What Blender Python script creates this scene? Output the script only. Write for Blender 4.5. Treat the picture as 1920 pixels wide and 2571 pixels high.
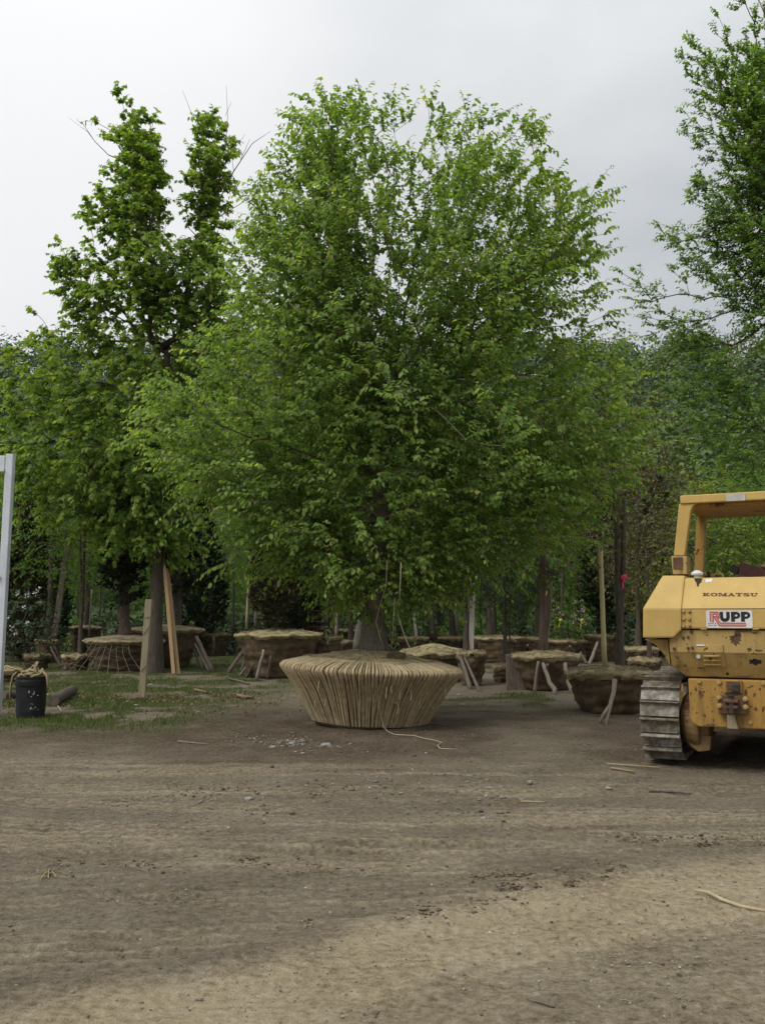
import bpy, bmesh, math, random
import numpy as np
from mathutils import Vector, Matrix
from mathutils import noise as mnoise

for o in list(bpy.data.objects):
    bpy.data.objects.remove(o)
scene = bpy.context.scene
COL = scene.collection
R = math.radians

# ------------------------------------------------------------------ camera
W_PX, H_PX, F_PX, HORIZON = 1920.0, 2571.0, 2318.0, 1545.0
EYE = 1.6
PITCH = math.atan((HORIZON - H_PX / 2) / F_PX)
cam_d = bpy.data.cameras.new('camera')
cam = bpy.data.objects.new('camera', cam_d)
COL.objects.link(cam)
cam.location = (0, 0, EYE)
cam.rotation_euler = (R(90) + PITCH, 0, 0)
cam_d.sensor_fit = 'VERTICAL'
cam_d.sensor_height = 36.0
cam_d.lens = 36.0 * F_PX / H_PX
cam_d.clip_start = 0.05
cam_d.clip_end = 3000
scene.camera = cam

# ------------------------------------------------------------------ sky and sun (overcast)
SUN_EL, SUN_AZ = R(52), R(-128)         # azimuth measured from +Y towards +X: high, behind the viewer to the left
sun_dir = Vector((math.sin(SUN_AZ) * math.cos(SUN_EL), math.cos(SUN_AZ) * math.cos(SUN_EL), math.sin(SUN_EL)))
world = bpy.data.worlds.new('World')
scene.world = world
world.use_nodes = True
wt = world.node_tree
for n in list(wt.nodes):
    wt.nodes.remove(n)
def WN(t, **k):
    n = wt.nodes.new(t)
    for a, v in k.items():
        setattr(n, a, v)
    return n
w_out = WN('ShaderNodeOutputWorld')
w_sky = WN('ShaderNodeTexSky', sky_type='NISHITA', sun_disc=False, sun_elevation=SUN_EL, sun_rotation=SUN_AZ)
w_b1 = WN('ShaderNodeBackground'); w_b1.inputs['Strength'].default_value = 0.07
w_b2 = WN('ShaderNodeBackground'); w_b2.inputs['Strength'].default_value = 1.0
w_mix = WN('ShaderNodeMixShader'); w_mix.inputs[0].default_value = 0.93
w_tc = WN('ShaderNodeTexCoord')
w_map = WN('ShaderNodeMapping'); w_map.inputs['Scale'].default_value = (1.0, 1.0, 2.2)
w_map.inputs['Location'].default_value = (0.35, 0.2, 0.1)
w_n = WN('ShaderNodeTexNoise'); w_n.inputs['Scale'].default_value = 2.0; w_n.inputs['Detail'].default_value = 5; w_n.inputs['Roughness'].default_value = 0.5
w_r = WN('ShaderNodeValToRGB')
w_r.color_ramp.elements[0].position = 0.32; w_r.color_ramp.elements[0].color = (0.335, 0.35, 0.365, 1)
w_r.color_ramp.elements[1].position = 0.68; w_r.color_ramp.elements[1].color = (0.505, 0.515, 0.52, 1)
w_dot = WN('ShaderNodeVectorMath', operation='DOT_PRODUCT')
gl = Vector((-0.42, 0.74, 0.52)).normalized()
w_dot.inputs[1].default_value = gl
w_mr = WN('ShaderNodeMapRange'); w_mr.inputs['From Min'].default_value = 0.86; w_mr.inputs['From Max'].default_value = 1.0
w_mr.inputs['To Min'].default_value = 0.0; w_mr.inputs['To Max'].default_value = 0.9
w_mr.interpolation_type = 'SMOOTHSTEP'
w_mc = WN('ShaderNodeMix', data_type='RGBA'); w_mc.inputs['B'].default_value = (0.62, 0.62, 0.622, 1)
L = wt.links.new
L(w_tc.outputs['Generated'], w_map.inputs['Vector']); L(w_map.outputs['Vector'], w_n.inputs['Vector'])
L(w_n.outputs['Fac'], w_r.inputs['Fac'])
L(w_tc.outputs['Generated'], w_dot.inputs[0]); L(w_dot.outputs['Value'], w_mr.inputs['Value'])
L(w_mr.outputs['Result'], w_mc.inputs['Factor']); L(w_r.outputs['Color'], w_mc.inputs['A'])
w_sep = WN('ShaderNodeSeparateXYZ'); L(w_tc.outputs['Generated'], w_sep.inputs[0])
w_pw = WN('ShaderNodeMath', operation='POWER', use_clamp=True); w_ab = WN('ShaderNodeMath', operation='ABSOLUTE'); w_pw.inputs[1].default_value = 4.0
L(w_sep.outputs['Z'], w_ab.inputs[0]); L(w_ab.outputs[0], w_pw.inputs[0])
w_el = WN('ShaderNodeMapRange'); w_el.inputs['From Min'].default_value = 0.0; w_el.inputs['From Max'].default_value = 1.0
w_el.inputs['To Min'].default_value = 0.92; w_el.inputs['To Max'].default_value = 2.3
L(w_pw.outputs[0], w_el.inputs['Value'])
w_gr = WN('ShaderNodeVectorMath', operation='SCALE'); L(w_mc.outputs['Result'], w_gr.inputs[0]); L(w_el.outputs['Result'], w_gr.inputs['Scale'])
L(w_gr.outputs[0], w_b2.inputs['Color']); L(w_sky.outputs['Color'], w_b1.inputs['Color'])
L(w_b1.outputs[0], w_mix.inputs[1]); L(w_b2.outputs[0], w_mix.inputs[2]); L(w_mix.outputs[0], w_out.inputs['Surface'])

sun_d = bpy.data.lights.new('sun', 'SUN')
sun_d.energy = 1.5
sun_d.angle = R(35)
sun_d.color = (1.0, 0.97, 0.92)
sun = bpy.data.objects.new('sun', sun_d)
COL.objects.link(sun)
sun.rotation_euler = sun_dir.to_track_quat('Z', 'Y').to_euler()

scene.view_settings.view_transform = 'Standard'
scene.view_settings.look = 'None'
scene.view_settings.gamma = 1.0
scene.view_settings.exposure = 0.75
scene.view_settings.use_curve_mapping = False
scene.render.engine = 'CYCLES'
scene.cycles.use_denoising = True
scene.cycles.max_bounces = 6
scene.cycles.diffuse_bounces = 4
scene.cycles.transmission_bounces = 4
scene.cycles.volume_bounces = 0

# ------------------------------------------------------------------ where a ray through a point of the photograph goes
def ray(u, v):
    x = (u - W_PX / 2) / F_PX
    y = (H_PX / 2 - v) / F_PX
    c, s = math.cos(PITCH), math.sin(PITCH)
    return Vector((x, c - y * s, s + y * c))
def at(u, v, depth):
    d = ray(u, v)
    k = depth / d.y
    return Vector((d.x * k, depth, EYE + d.z * k))
def ground(u, v, z=0.0):
    d = ray(u, v)
    k = (z - EYE) / d.z
    return Vector((d.x * k, d.y * k, z))
def z2(u, v): return (u / 2.764, 1100 + v / 2.764)
def z3(u, v): return (400 + u / 2.753, 1380 + v / 2.753)
def z4(u, v): return (900 + u / 2.174, 1380 + v / 2.174)
def dp(u, v): return (u * 1.16223, v * 1.16223)

# ------------------------------------------------------------------ noise in numpy
def _hash(ix, iy, seed):
    h = (ix.astype(np.int64) * 374761393 + iy.astype(np.int64) * 668265263 + seed * 1274126177) & 0xFFFFFFFF
    h = ((h ^ (h >> 13)) * 1274126177) & 0xFFFFFFFF
    return ((h ^ (h >> 16)) & 0xFFFF) / 65535.0
def vnoise(x, y, seed=0):
    x = np.asarray(x, float); y = np.asarray(y, float)
    ix, iy = np.floor(x), np.floor(y)
    fx, fy = x - ix, y - iy
    fx = fx * fx * (3 - 2 * fx); fy = fy * fy * (3 - 2 * fy)
    a = _hash(ix, iy, seed); b = _hash(ix + 1, iy, seed); c = _hash(ix, iy + 1, seed); d = _hash(ix + 1, iy + 1, seed)
    return (a * (1 - fx) + b * fx) * (1 - fy) + (c * (1 - fx) + d * fx) * fy
def fbm(x, y, seed=0, octs=4):
    t, amp, tot = 0, 0.5, 0
    for i in range(octs):
        t = t + vnoise(np.asarray(x) * 2 ** i, np.asarray(y) * 2 ** i, seed + i * 17) * amp
        tot += amp; amp *= 0.5
    return t / tot
def sstep(a, b, x):
    t = np.clip((np.asarray(x, float) - a) / (b - a), 0, 1)
    return t * t * (3 - 2 * t)

# ------------------------------------------------------------------ objects, names, labels
def tag(o, label=None, cat=None, group=None, kind=None):
    if label: o['label'] = label
    if cat: o['category'] = cat
    if group: o['group'] = group
    if kind: o['kind'] = kind
    return o
def empty(name, loc=(0, 0, 0), rz=0.0):
    o = bpy.data.objects.new(name, None)
    o.empty_display_size = 0.2
    COL.objects.link(o)
    o.location = loc
    o.rotation_euler = (0, 0, rz)
    return o
def link(name, me, material=None, parent=None, loc=None, rot=None):
    o = bpy.data.objects.new(name, me)
    COL.objects.link(o)
    if material is not None and len(me.materials) == 0:
        me.materials.append(material)
    if parent is not None: o.parent = parent
    if loc is not None: o.location = loc
    if rot is not None: o.rotation_euler = rot
    return o
def own_material(o, m):
    o.material_slots[0].link = 'OBJECT'
    o.material_slots[0].material = m

def np_mesh(name, V, faces, attrs=None, smooth=False):
    """V (n,3); faces: list of (m,k) int arrays; attrs: name -> float per vertex."""
    me = bpy.data.meshes.new(name)
    V = np.ascontiguousarray(V, dtype=np.float32)
    me.vertices.add(len(V)); me.vertices.foreach_set('co', V.ravel())
    loops = np.concatenate([np.asarray(f).ravel() for f in faces]).astype(np.int32)
    tot = np.concatenate([np.full(len(f), np.asarray(f).shape[1]) for f in faces]).astype(np.int32)
    st = np.concatenate([[0], np.cumsum(tot)[:-1]]).astype(np.int32)
    me.loops.add(len(loops)); me.loops.foreach_set('vertex_index', loops)
    me.polygons.add(len(tot)); me.polygons.foreach_set('loop_start', st)
    try: me.polygons.foreach_set('loop_total', tot)
    except Exception: pass
    if smooth:
        me.polygons.foreach_set('use_smooth', np.ones(len(tot), dtype=bool))
    for k, a in (attrs or {}).items():
        at_ = me.attributes.new(k, 'FLOAT', 'POINT')
        at_.data.foreach_set('value', np.ascontiguousarray(a, dtype=np.float32))
    me.update(calc_edges=True)
    return me

class MB:
    """collects simple shapes; build() makes them ONE mesh object"""
    def __init__(s): s.v = []; s.f = []
    def add(s, vs, fs):
        n = len(s.v); s.v += [tuple(v) for v in vs]; s.f += [tuple(i + n for i in f) for f in fs]
        return s
    def box(s, x0, x1, y0, y1, z0, z1, M=None):
        vs = [Vector(p) for p in ((x0, y0, z0), (x1, y0, z0), (x1, y1, z0), (x0, y1, z0), (x0, y0, z1), (x1, y0, z1), (x1, y1, z1), (x0, y1, z1))]
        if M is not None: vs = [M @ p for p in vs]
        return s.add(vs, ((0, 3, 2, 1), (4, 5, 6, 7), (0, 1, 5, 4), (1, 2, 6, 5), (2, 3, 7, 6), (3, 0, 4, 7)))
    def prism(s, poly, b0, b1, axis='y'):
        """poly in (a,z) extruded along y, or in (y,z) extruded along x (axis='x'), or (x,y) along z"""
        def P(p, b):
            return (p[0], b, p[1]) if axis == 'y' else ((b, p[0], p[1]) if axis == 'x' else (p[0], p[1], b))
        n = len(poly)
        vs = [P(p, b0) for p in poly] + [P(p, b1) for p in poly]
        fs = [tuple(range(n)), tuple(range(2 * n - 1, n - 1, -1))]
        fs += [(i, i + n, (i + 1) % n + n, (i + 1) % n) for i in range(n)]
        return s.add(vs, fs)
    def tube(s, pts, radii, k=8, caps=True):
        pts = [Vector(p) for p in pts]
        if not hasattr(radii, '__len__'): radii = [radii] * len(pts)
        vs, fs = [], []
        up = None
        for i, p in enumerate(pts):
            t = (pts[min(i + 1, len(pts) - 1)] - pts[max(i - 1, 0)]).normalized()
            if up is None:
                up = t.orthogonal().normalized()
            up = (up - t * up.dot(t))
            up = up.normalized() if up.length > 1e-6 else t.orthogonal().normalized()
            w = t.cross(up)
            for j in range(k):
                a = 2 * math.pi * j / k
                vs.append(p + (up * math.cos(a) + w * math.sin(a)) * radii[i])
        for i in range(len(pts) - 1):
            for j in range(k):
                fs.append((i * k + j, i * k + (j + 1) % k, (i + 1) * k + (j + 1) % k, (i + 1) * k + j))
        if caps:
            fs.append(tuple(range(k - 1, -1, -1))); fs.append(tuple((len(pts) - 1) * k + j for j in range(k)))
        return s.add(vs, fs)
    def lathe(s, prof, k=24, M=None):
        vs, fs = [], []
        for r, z in prof:
            for j in range(k):
                a = 2 * math.pi * j / k
                p = Vector((r * math.cos(a), r * math.sin(a), z))
                vs.append(M @ p if M is not None else p)
        n = len(prof)
        for i in range(n - 1):
            for j in range(k):
                fs.append((i * k + j, i * k + (j + 1) % k, (i + 1) * k + (j + 1) % k, (i + 1) * k + j))
        if prof[0][0] > 1e-5: fs.append(tuple(range(k - 1, -1, -1)))
        if prof[-1][0] > 1e-5: fs.append(tuple((n - 1) * k + j for j in range(k)))
        return s.add(vs, fs)
    def mesh(s, name, bevel=0.0, smooth=False, segs=2):
        me = bpy.data.meshes.new(name)
        bm = bmesh.new()
        vs = [bm.verts.new(v) for v in s.v]
        for f in s.f:
            try: bm.faces.new([vs[i] for i in f])
            except ValueError: pass
        bmesh.ops.recalc_face_normals(bm, faces=bm.faces)
        if bevel > 0:
            es = [e for e in bm.edges if len(e.link_faces) == 2 and e.calc_face_angle(0) > R(28)]
            bmesh.ops.bevel(bm, geom=es, offset=bevel, segments=segs, affect='EDGES', profile=0.6, clamp_overlap=True)
        if smooth:
            for f in bm.faces: f.smooth = True
        bm.to_mesh(me); bm.free()
        return me
    def build(s, name, material, parent=None, bevel=0.0, smooth=False, loc=None, rot=None):
        return link(name, s.mesh(name, bevel, smooth), material, parent, loc, rot)

# ------------------------------------------------------------------ materials
def new_mat(name):
    m = bpy.data.materials.new(name)
    m.use_nodes = True
    t = m.node_tree
    b = t.nodes['Principled BSDF']
    return m, t, b
def N(t, typ, **k):
    n = t.nodes.new(typ)
    for a, v in k.items(): setattr(n, a, v)
    return n
def ramp(t, stops):
    r = N(t, 'ShaderNodeValToRGB')
    e = r.color_ramp.elements
    while len(e) < len(stops): e.new(0.5)
    for el, (p, c) in zip(e, stops):
        el.position = p; el.color = (*c, 1)
    return r
def noise_mat(name, stops, scale=6.0, detail=6, rough=0.85, bump=0.3, bump_scale=None, stretch=(1, 1, 1), spec=0.3, metallic=0.0, dist=0.01, coord='Object'):
    m, t, b = new_mat(name)
    tc = N(t, 'ShaderNodeTexCoord'); mp = N(t, 'ShaderNodeMapping'); mp.inputs['Scale'].default_value = stretch
    t.links.new(tc.outputs[coord], mp.inputs['Vector'])
    n1 = N(t, 'ShaderNodeTexNoise'); n1.inputs['Scale'].default_value = scale; n1.inputs['Detail'].default_value = detail; n1.inputs['Roughness'].default_value = 0.6
    t.links.new(mp.outputs['Vector'], n1.inputs['Vector'])
    r = ramp(t, stops)
    t.links.new(n1.outputs['Fac'], r.inputs['Fac']); t.links.new(r.outputs['Color'], b.inputs['Base Color'])
    b.inputs['Roughness'].default_value = rough; b.inputs['Specular IOR Level'].default_value = spec; b.inputs['Metallic'].default_value = metallic
    if bump > 0:
        n2 = N(t, 'ShaderNodeTexNoise'); n2.inputs['Scale'].default_value = bump_scale or scale * 3; n2.inputs['Detail'].default_value = 5
        t.links.new(mp.outputs['Vector'], n2.inputs['Vector'])
        bp = N(t, 'ShaderNodeBump'); bp.inputs['Strength'].default_value = bump; bp.inputs['Distance'].default_value = dist
        t.links.new(n2.outputs['Fac'], bp.inputs['Height']); t.links.new(bp.outputs['Normal'], b.inputs['Normal'])
    return m
def leaf_mat(name, stops, trans=0.35, rough=0.5, spec=0.35, tcol=(1.25, 1.3, 0.5)):
    m, t, b = new_mat(name)
    a = N(t, 'ShaderNodeAttribute', attribute_name='tint')
    r = ramp(t, stops)
    t.links.new(a.outputs['Fac'], r.inputs['Fac'])
    t.links.new(r.outputs['Color'], b.inputs['Base Color'])
    b.inputs['Roughness'].default_value = rough; b.inputs['Specular IOR Level'].default_value = spec
    tr = N(t, 'ShaderNodeBsdfTranslucent')
    mu = N(t, 'ShaderNodeMix', data_type='RGBA', blend_type='MULTIPLY'); mu.inputs['Factor'].default_value = 1.0
    mu.inputs['B'].default_value = (*tcol, 1)
    t.links.new(r.outputs['Color'], mu.inputs['A']); t.links.new(mu.outputs['Result'], tr.inputs['Color'])
    mx = N(t, 'ShaderNodeMixShader'); mx.inputs[0].default_value = trans
    t.links.new(b.outputs[0], mx.inputs[1]); t.links.new(tr.outputs[0], mx.inputs[2])
    t.links.new(mx.outputs[0], t.nodes['Material Output'].inputs['Surface'])
    return m

M = {}
M['bark'] = noise_mat('bark_grey_brown', [(0.3, (0.045, 0.036, 0.026)), (0.7, (0.11, 0.09, 0.068))], 9, bump=0.6, stretch=(2.5, 2.5, 0.5), dist=0.02)
M['bark_hero'] = noise_mat('bark_smooth_grey', [(0.3, (0.075, 0.063, 0.047)), (0.7, (0.155, 0.135, 0.105))], 9, bump=0.5, stretch=(2.0, 2.0, 0.7), dist=0.015)
M['bark_pale'] = noise_mat('bark_pale_grey', [(0.3, (0.11, 0.1, 0.08)), (0.7, (0.2, 0.18, 0.145))], 6, bump=0.35, stretch=(2, 2, 0.7), dist=0.01)
M['bark_red'] = noise_mat('bark_reddish', [(0.3, (0.055, 0.04, 0.029)), (0.7, (0.115, 0.085, 0.063))], 9, bump=0.5, stretch=(2, 2, 0.5))
M['leaf_hero'] = leaf_mat('leaf_spring_green', [(0.0, (0.1031, 0.1857, 0.0392)), (0.45, (0.1806, 0.2822, 0.0653)), (0.8, (0.3008, 0.3787, 0.098)), (1.0, (0.4301, 0.4456, 0.1307))], 0.55, tcol=(1.45, 1.5, 0.6))
M['leaf_maple'] = leaf_mat('leaf_maple_green', [(0.0, (0.1072, 0.1956, 0.035)), (0.5, (0.1849, 0.2807, 0.0526)), (1.0, (0.3115, 0.3657, 0.0818))], 0.58, tcol=(1.45, 1.5, 0.6))
M['leaf_cool'] = leaf_mat('leaf_cool_green', [(0.0, (0.0972, 0.1944, 0.0358)), (0.6, (0.162, 0.2808, 0.0493)), (1.0, (0.2592, 0.378, 0.0672))], 0.52, tcol=(1.5, 1.45, 0.7))
M['leaf_mid'] = leaf_mat('leaf_mid_green', [(0.0, (0.0605, 0.132, 0.0132)), (0.5, (0.099, 0.187, 0.0198)), (1.0, (0.154, 0.2365, 0.0286))], 0.48, tcol=(1.5, 1.5, 0.6))
M['leaf_far_shade'] = leaf_mat('leaf_far_shaded', [(0.0, (0.035, 0.075, 0.010)), (0.5, (0.06, 0.115, 0.014)), (1.0, (0.10, 0.16, 0.02))], 0.35)  # darkened mid green, putting the understory's shade into the leaf colour
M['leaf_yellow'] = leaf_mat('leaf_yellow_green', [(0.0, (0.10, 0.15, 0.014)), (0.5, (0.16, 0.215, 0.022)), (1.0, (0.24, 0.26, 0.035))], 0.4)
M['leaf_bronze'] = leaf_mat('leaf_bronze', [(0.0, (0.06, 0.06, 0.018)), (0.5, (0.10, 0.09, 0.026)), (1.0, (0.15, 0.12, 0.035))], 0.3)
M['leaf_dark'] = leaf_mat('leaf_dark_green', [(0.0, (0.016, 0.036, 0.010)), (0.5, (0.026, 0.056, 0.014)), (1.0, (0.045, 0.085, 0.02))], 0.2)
M['needle'] = leaf_mat('needle_dark_green', [(0.0, (0.012, 0.022, 0.009)), (0.6, (0.020, 0.036, 0.013)), (1.0, (0.035, 0.052, 0.018))], 0.1, rough=0.7, spec=0.2)
M['needle_rust'] = leaf_mat('needle_bronzed', [(0.0, (0.03, 0.03, 0.012)), (0.6, (0.055, 0.046, 0.018)), (1.0, (0.075, 0.06, 0.025))], 0.1, rough=0.7, spec=0.2)
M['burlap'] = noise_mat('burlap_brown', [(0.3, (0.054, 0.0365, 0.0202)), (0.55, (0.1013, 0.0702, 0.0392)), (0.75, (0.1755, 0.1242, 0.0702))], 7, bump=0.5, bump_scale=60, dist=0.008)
M['burlap_top'] = noise_mat('burlap_bleached', [(0.28, (0.132, 0.1045, 0.0495)), (0.5, (0.253, 0.2035, 0.11)), (0.72, (0.374, 0.308, 0.1815))], 6, bump=0.6, bump_scale=45, dist=0.012)
M['burlap_moss'] = noise_mat('burlap_mossy', [(0.28, (0.1026, 0.0962, 0.0385)), (0.5, (0.218, 0.186, 0.0898)), (0.72, (0.3591, 0.3013, 0.1604))], 6, bump=0.6, bump_scale=45, dist=0.012)
M['burlap_fresh'] = noise_mat('burlap_fresh', [(0.3, (0.1517, 0.1071, 0.0536)), (0.7, (0.3034, 0.2231, 0.125))], 8, bump=0.5, bump_scale=80, dist=0.006)
M['rope_dull'] = noise_mat('sisal_rope_dull', [(0.3, (0.276, 0.2127, 0.1207)), (0.7, (0.437, 0.3565, 0.2185))], 14, bump=0.7, bump_scale=120, dist=0.004)
M['rope'] = noise_mat('sisal_rope', [(0.3, (0.3985, 0.3079, 0.175)), (0.7, (0.6038, 0.4951, 0.314))], 14, bump=0.7, bump_scale=120, dist=0.004)
M['cord'] = noise_mat('pale_cord', [(0.3, (0.3, 0.2475, 0.1584)), (0.7, (0.4125, 0.36, 0.252))], 20, bump=0.0)
M['pole'] = noise_mat('weathered_pole', [(0.3, (0.07, 0.055, 0.042)), (0.7, (0.17, 0.14, 0.11))], 8, bump=0.6, stretch=(3, 3, 0.6), dist=0.01)
M['pole_pale'] = noise_mat('weathered_pole_pale', [(0.3, (0.1425, 0.1162, 0.0863)), (0.7, (0.255, 0.2175, 0.1688))], 8, bump=0.6, stretch=(3, 3, 0.6), dist=0.01)
M['wood_tan'] = noise_mat('sawn_stake_tan', [(0.3, (0.22, 0.145, 0.07)), (0.7, (0.35, 0.24, 0.125))], 6, bump=0.3, stretch=(8, 8, 0.4), dist=0.004)
M['wood_pale'] = noise_mat('sawn_post_pale', [(0.3, (0.2125, 0.1742, 0.1148)), (0.7, (0.323, 0.272, 0.1827))], 5, bump=0.3, stretch=(9, 9, 0.4), dist=0.004)
M['wood_grey'] = noise_mat('sawn_stake_grey', [(0.3, (0.3, 0.28, 0.24)), (0.7, (0.46, 0.44, 0.39))], 5, bump=0.3, stretch=(9, 9, 0.4), dist=0.004)
M['bamboo'] = noise_mat('bamboo_cane', [(0.3, (0.3795, 0.3335, 0.156)), (0.7, (0.5175, 0.46, 0.24))], 5, bump=0.2, stretch=(6, 6, 0.5), rough=0.5)
M['wire'] = noise_mat('rusty_wire', [(0.3, (0.10, 0.075, 0.055)), (0.7, (0.2, 0.17, 0.14))], 20, bump=0.0, rough=0.6)
M['rust'] = noise_mat('rust', [(0.3, (0.063, 0.0345, 0.0208)), (0.7, (0.144, 0.0805, 0.0455))], 18, bump=0.4, rough=0.9)
M['bucket'] = noise_mat('black_plastic', [(0.35, (0.008, 0.008, 0.01)), (0.7, (0.02, 0.02, 0.024))], 10, bump=0.15, rough=0.45)
M['white_steel'] = noise_mat('painted_white_steel', [(0.3, (0.46, 0.49, 0.53)), (0.7, (0.6, 0.63, 0.67))], 3, bump=0.1, rough=0.5)
M['stone'] = noise_mat('stone_pale', [(0.3, (0.165, 0.15, 0.1275)), (0.7, (0.315, 0.3, 0.27))], 9, bump=0.4, dist=0.01)
M['straw'] = noise_mat('straw', [(0.3, (0.18, 0.138, 0.072)), (0.7, (0.288, 0.234, 0.138))], 9, bump=0.0)
M['litter'] = noise_mat('dead_leaf', [(0.3, (0.096, 0.056, 0.032)), (0.5, (0.176, 0.112, 0.068)), (0.75, (0.272, 0.192, 0.12))], 3, bump=0.0)
M['grass'] = leaf_mat('grass_blade', [(0.0, (0.0425, 0.0713, 0.0108)), (0.6, (0.0723, 0.1125, 0.018)), (1.0, (0.1615, 0.1425, 0.045))], 0.35)
M['petal'] = leaf_mat('petal_white', [(0.0, (0.6, 0.6, 0.55)), (1.0, (0.8, 0.8, 0.76))], 0.3, tcol=(1, 1, 1))
M['petal_pink'] = leaf_mat('petal_pink', [(0.0, (0.5, 0.3, 0.34)), (1.0, (0.65, 0.48, 0.5))], 0.3, tcol=(1, 1, 1))
def plain(name, c, rough=0.6, spec=0.3, metallic=0.0):
    m, t, b = new_mat(name)
    b.inputs['Base Color'].default_value = (*c, 1); b.inputs['Roughness'].default_value = rough
    b.inputs['Specular IOR Level'].default_value = spec; b.inputs['Metallic'].default_value = metallic
    return m
M['ribbon_pink'] = plain('ribbon_pink', (0.75, 0.06, 0.16))
M['ribbon_yellow'] = plain('ribbon_yellow', (0.65, 0.62, 0.08))
M['ribbon_orange'] = plain('ribbon_orange', (0.7, 0.16, 0.03))
# ------------------------------------------------------------------ ground
EDGE = [ground(u, v) for u, v in ((-60, 2560), (300, 2486), (700, 2416), (950, 2346), (1100, 2290), (1300, 2242), (1600, 2190), (1920, 2150))]
EX = np.array([p.x for p in EDGE]); EY = np.array([p.y for p in EDGE])
def edge_y(x):
    x = np.asarray(x, float)
    y = np.interp(x, EX, EY)
    y = np.where(x < EX[0], EY[0] + (x - EX[0]) * 0.35, y)
    return np.where(x > EX[-1], EY[-1] + (x - EX[-1]) * 0.5, y)
LANES = [(7.0, -.05, .012, .34, .55, 1.0), (7.9, -.09, .0, .30, .5, 2.0), (6.1, .10, .01, .30, .45, 3.0), (8.9, -.02, -.006, .34, .45, 4.0), (5.5, .16, .01, .25, .4, 5.0), (4.9, .2, .02, .28, .4, 6.0), (6.6, .02, .008, .22, .4, 7.0), (9.9, .05, .0, .3, .35, 8.0)]
def masks(x, y):
    d = (edge_y(x) - y) * 0.85                       # metres into the sandy lane
    s = x + 0.4 * y                                   # along the lane
    n1 = fbm(x * 1.1, y * 1.1, 3, 5); n2 = fbm(s * 0.5, d * 3.2, 9, 4); n3 = fbm(x * 0.45, y * 0.45, 21, 4); n4 = fbm(x * 2.6, y * 2.6, 31, 3)
    sand = sstep(-0.22, 0.28, d + (n1 - 0.5) * 0.5)
    band = sand * (1 - 0.62 * sstep(0.55, 1.15, d + (n2 - .5) * 1.0))
    sand = np.clip(band * (0.72 + 0.6 * n2) + 0.35 * sand * sstep(.55, .7, fbm(s * .35, d * 5.0, 12, 4)), 0, 1)
    for (c0, sl, cv, w, kk, ph_) in LANES:
        q = y - c0 - sl * x - cv * x * x
        on = np.exp(-(q / w) ** 4) * sstep(.38, .58, fbm(x * .45 + ph_, q * 2.2, 40 + int(ph_), 3))
        sand = sand + 1.0 * kk * on * (0.15 + 0.75 * sstep(-.2, .8, np.sin(q * 2 * math.pi / .135 + ph_ + 1.2 * np.sin(x * .9))))
    # faint pale tyre lanes that cross the yard from left to right
    for (c0, sl, w, k) in ((7.3, 0.08, 0.35, 0.3), (8.6, 0.02, 0.25, 0.2), (6.3, 0.16, 0.2, 0.25), (9.7, -0.16, 0.4, 0.3)):
        q = (y - c0 - sl * x) / w
        sand = sand + 1.5 * k * np.exp(-q * q) * sstep(0.4, 0.62, fbm(x * .5, y * 5.5, 15, 4)) * sstep(4.5, 0.5, x)
    damp = sstep(0.40, 0.62, n3 * 0.55 + n1 * 0.45 + 0.25 * np.exp(-((y - 12.3) / 2.2) ** 2) - 0.12)
    damp = damp * (1 - np.clip(sand, 0, 1)) * (0.35 + 0.65 * sstep(7.5, 10.5, y))
    gx = sstep(-1.2, -4.2, x + (n1 - 0.5) * 2.2 - 0.12 * (y - 16))
    gy = sstep(12.2, 14.6, y + (n4 - 0.5) * 1.6 + 0.25 * (x + 5))
    grass = gx * gy * sstep(0.34, 0.52, n1 * 0.6 + n4 * 0.4 + 0.02)
    g2 = sstep(15.5, 17.5, y) * sstep(0.57, 0.68, n1) * 0.8
    far = sstep(30, 40, y) * 0.8
    grass = np.clip(np.maximum(np.maximum(grass, g2), far), 0, 1)
    grass = np.where((y > 14.9) & (y < 16.6) & (x < -3.4), grass * sstep(0.4, 0.62, n4 + 0.05), grass)
    return d, s, np.clip(sand, 0, 1), damp, grass, n1, n2, n4
def gz(x, y):
    x = np.asarray(x, float); y = np.asarray(y, float)
    near = sstep(60, 25, y)
    z = (fbm(x * 0.35, y * 0.35, 5, 3) - 0.5) * 0.07 + (fbm(x * 1.7, y * 1.7, 6, 3) - 0.5) * 0.035
    d = (edge_y(x) - y) * 0.85
    for c, w, k in ((-0.12, 0.10, 0.018), (0.34, 0.14, -0.016), (0.95, 0.16, -0.014), (1.55, 0.12, 0.012)):
        z = z + k * np.exp(-((d - c) / w) ** 2) * (0.4 + fbm(x * 1.2, y * 1.2, 8, 2))
    for (c0, sl, w, k) in ((7.15, 0.03, 0.07, -0.03), (7.42, 0.03, 0.07, 0.028), (6.55, 0.14, 0.06, -0.03), (6.75, 0.14, 0.08, 0.03), (8.5, 0.02, 0.07, -0.018)):
        q = (y - c0 - sl * x) / w
        z = z + k * np.exp(-q * q) * sstep(0.35, 0.6, fbm(x * 0.8, y * 0.8, 14, 3))
    for (c0, sl, cv, w, kk, ph_) in LANES:
        q = y - c0 - sl * x - cv * x * x
        on = np.exp(-(q / w) ** 4) * sstep(.38, .58, fbm(x * .45 + ph_, q * 2.2, 40 + int(ph_), 3))
        z = z + on * (-.010 + .010 * np.sin(q * 2 * math.pi / .135 + ph_ + 1.2 * np.sin(x * .9)) + .004 * np.sin(x * 2 * math.pi / .14 + q * 20))
    return z * near
def gz1(x, y): return float(gz(np.array([x]), np.array([y]))[0])

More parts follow.
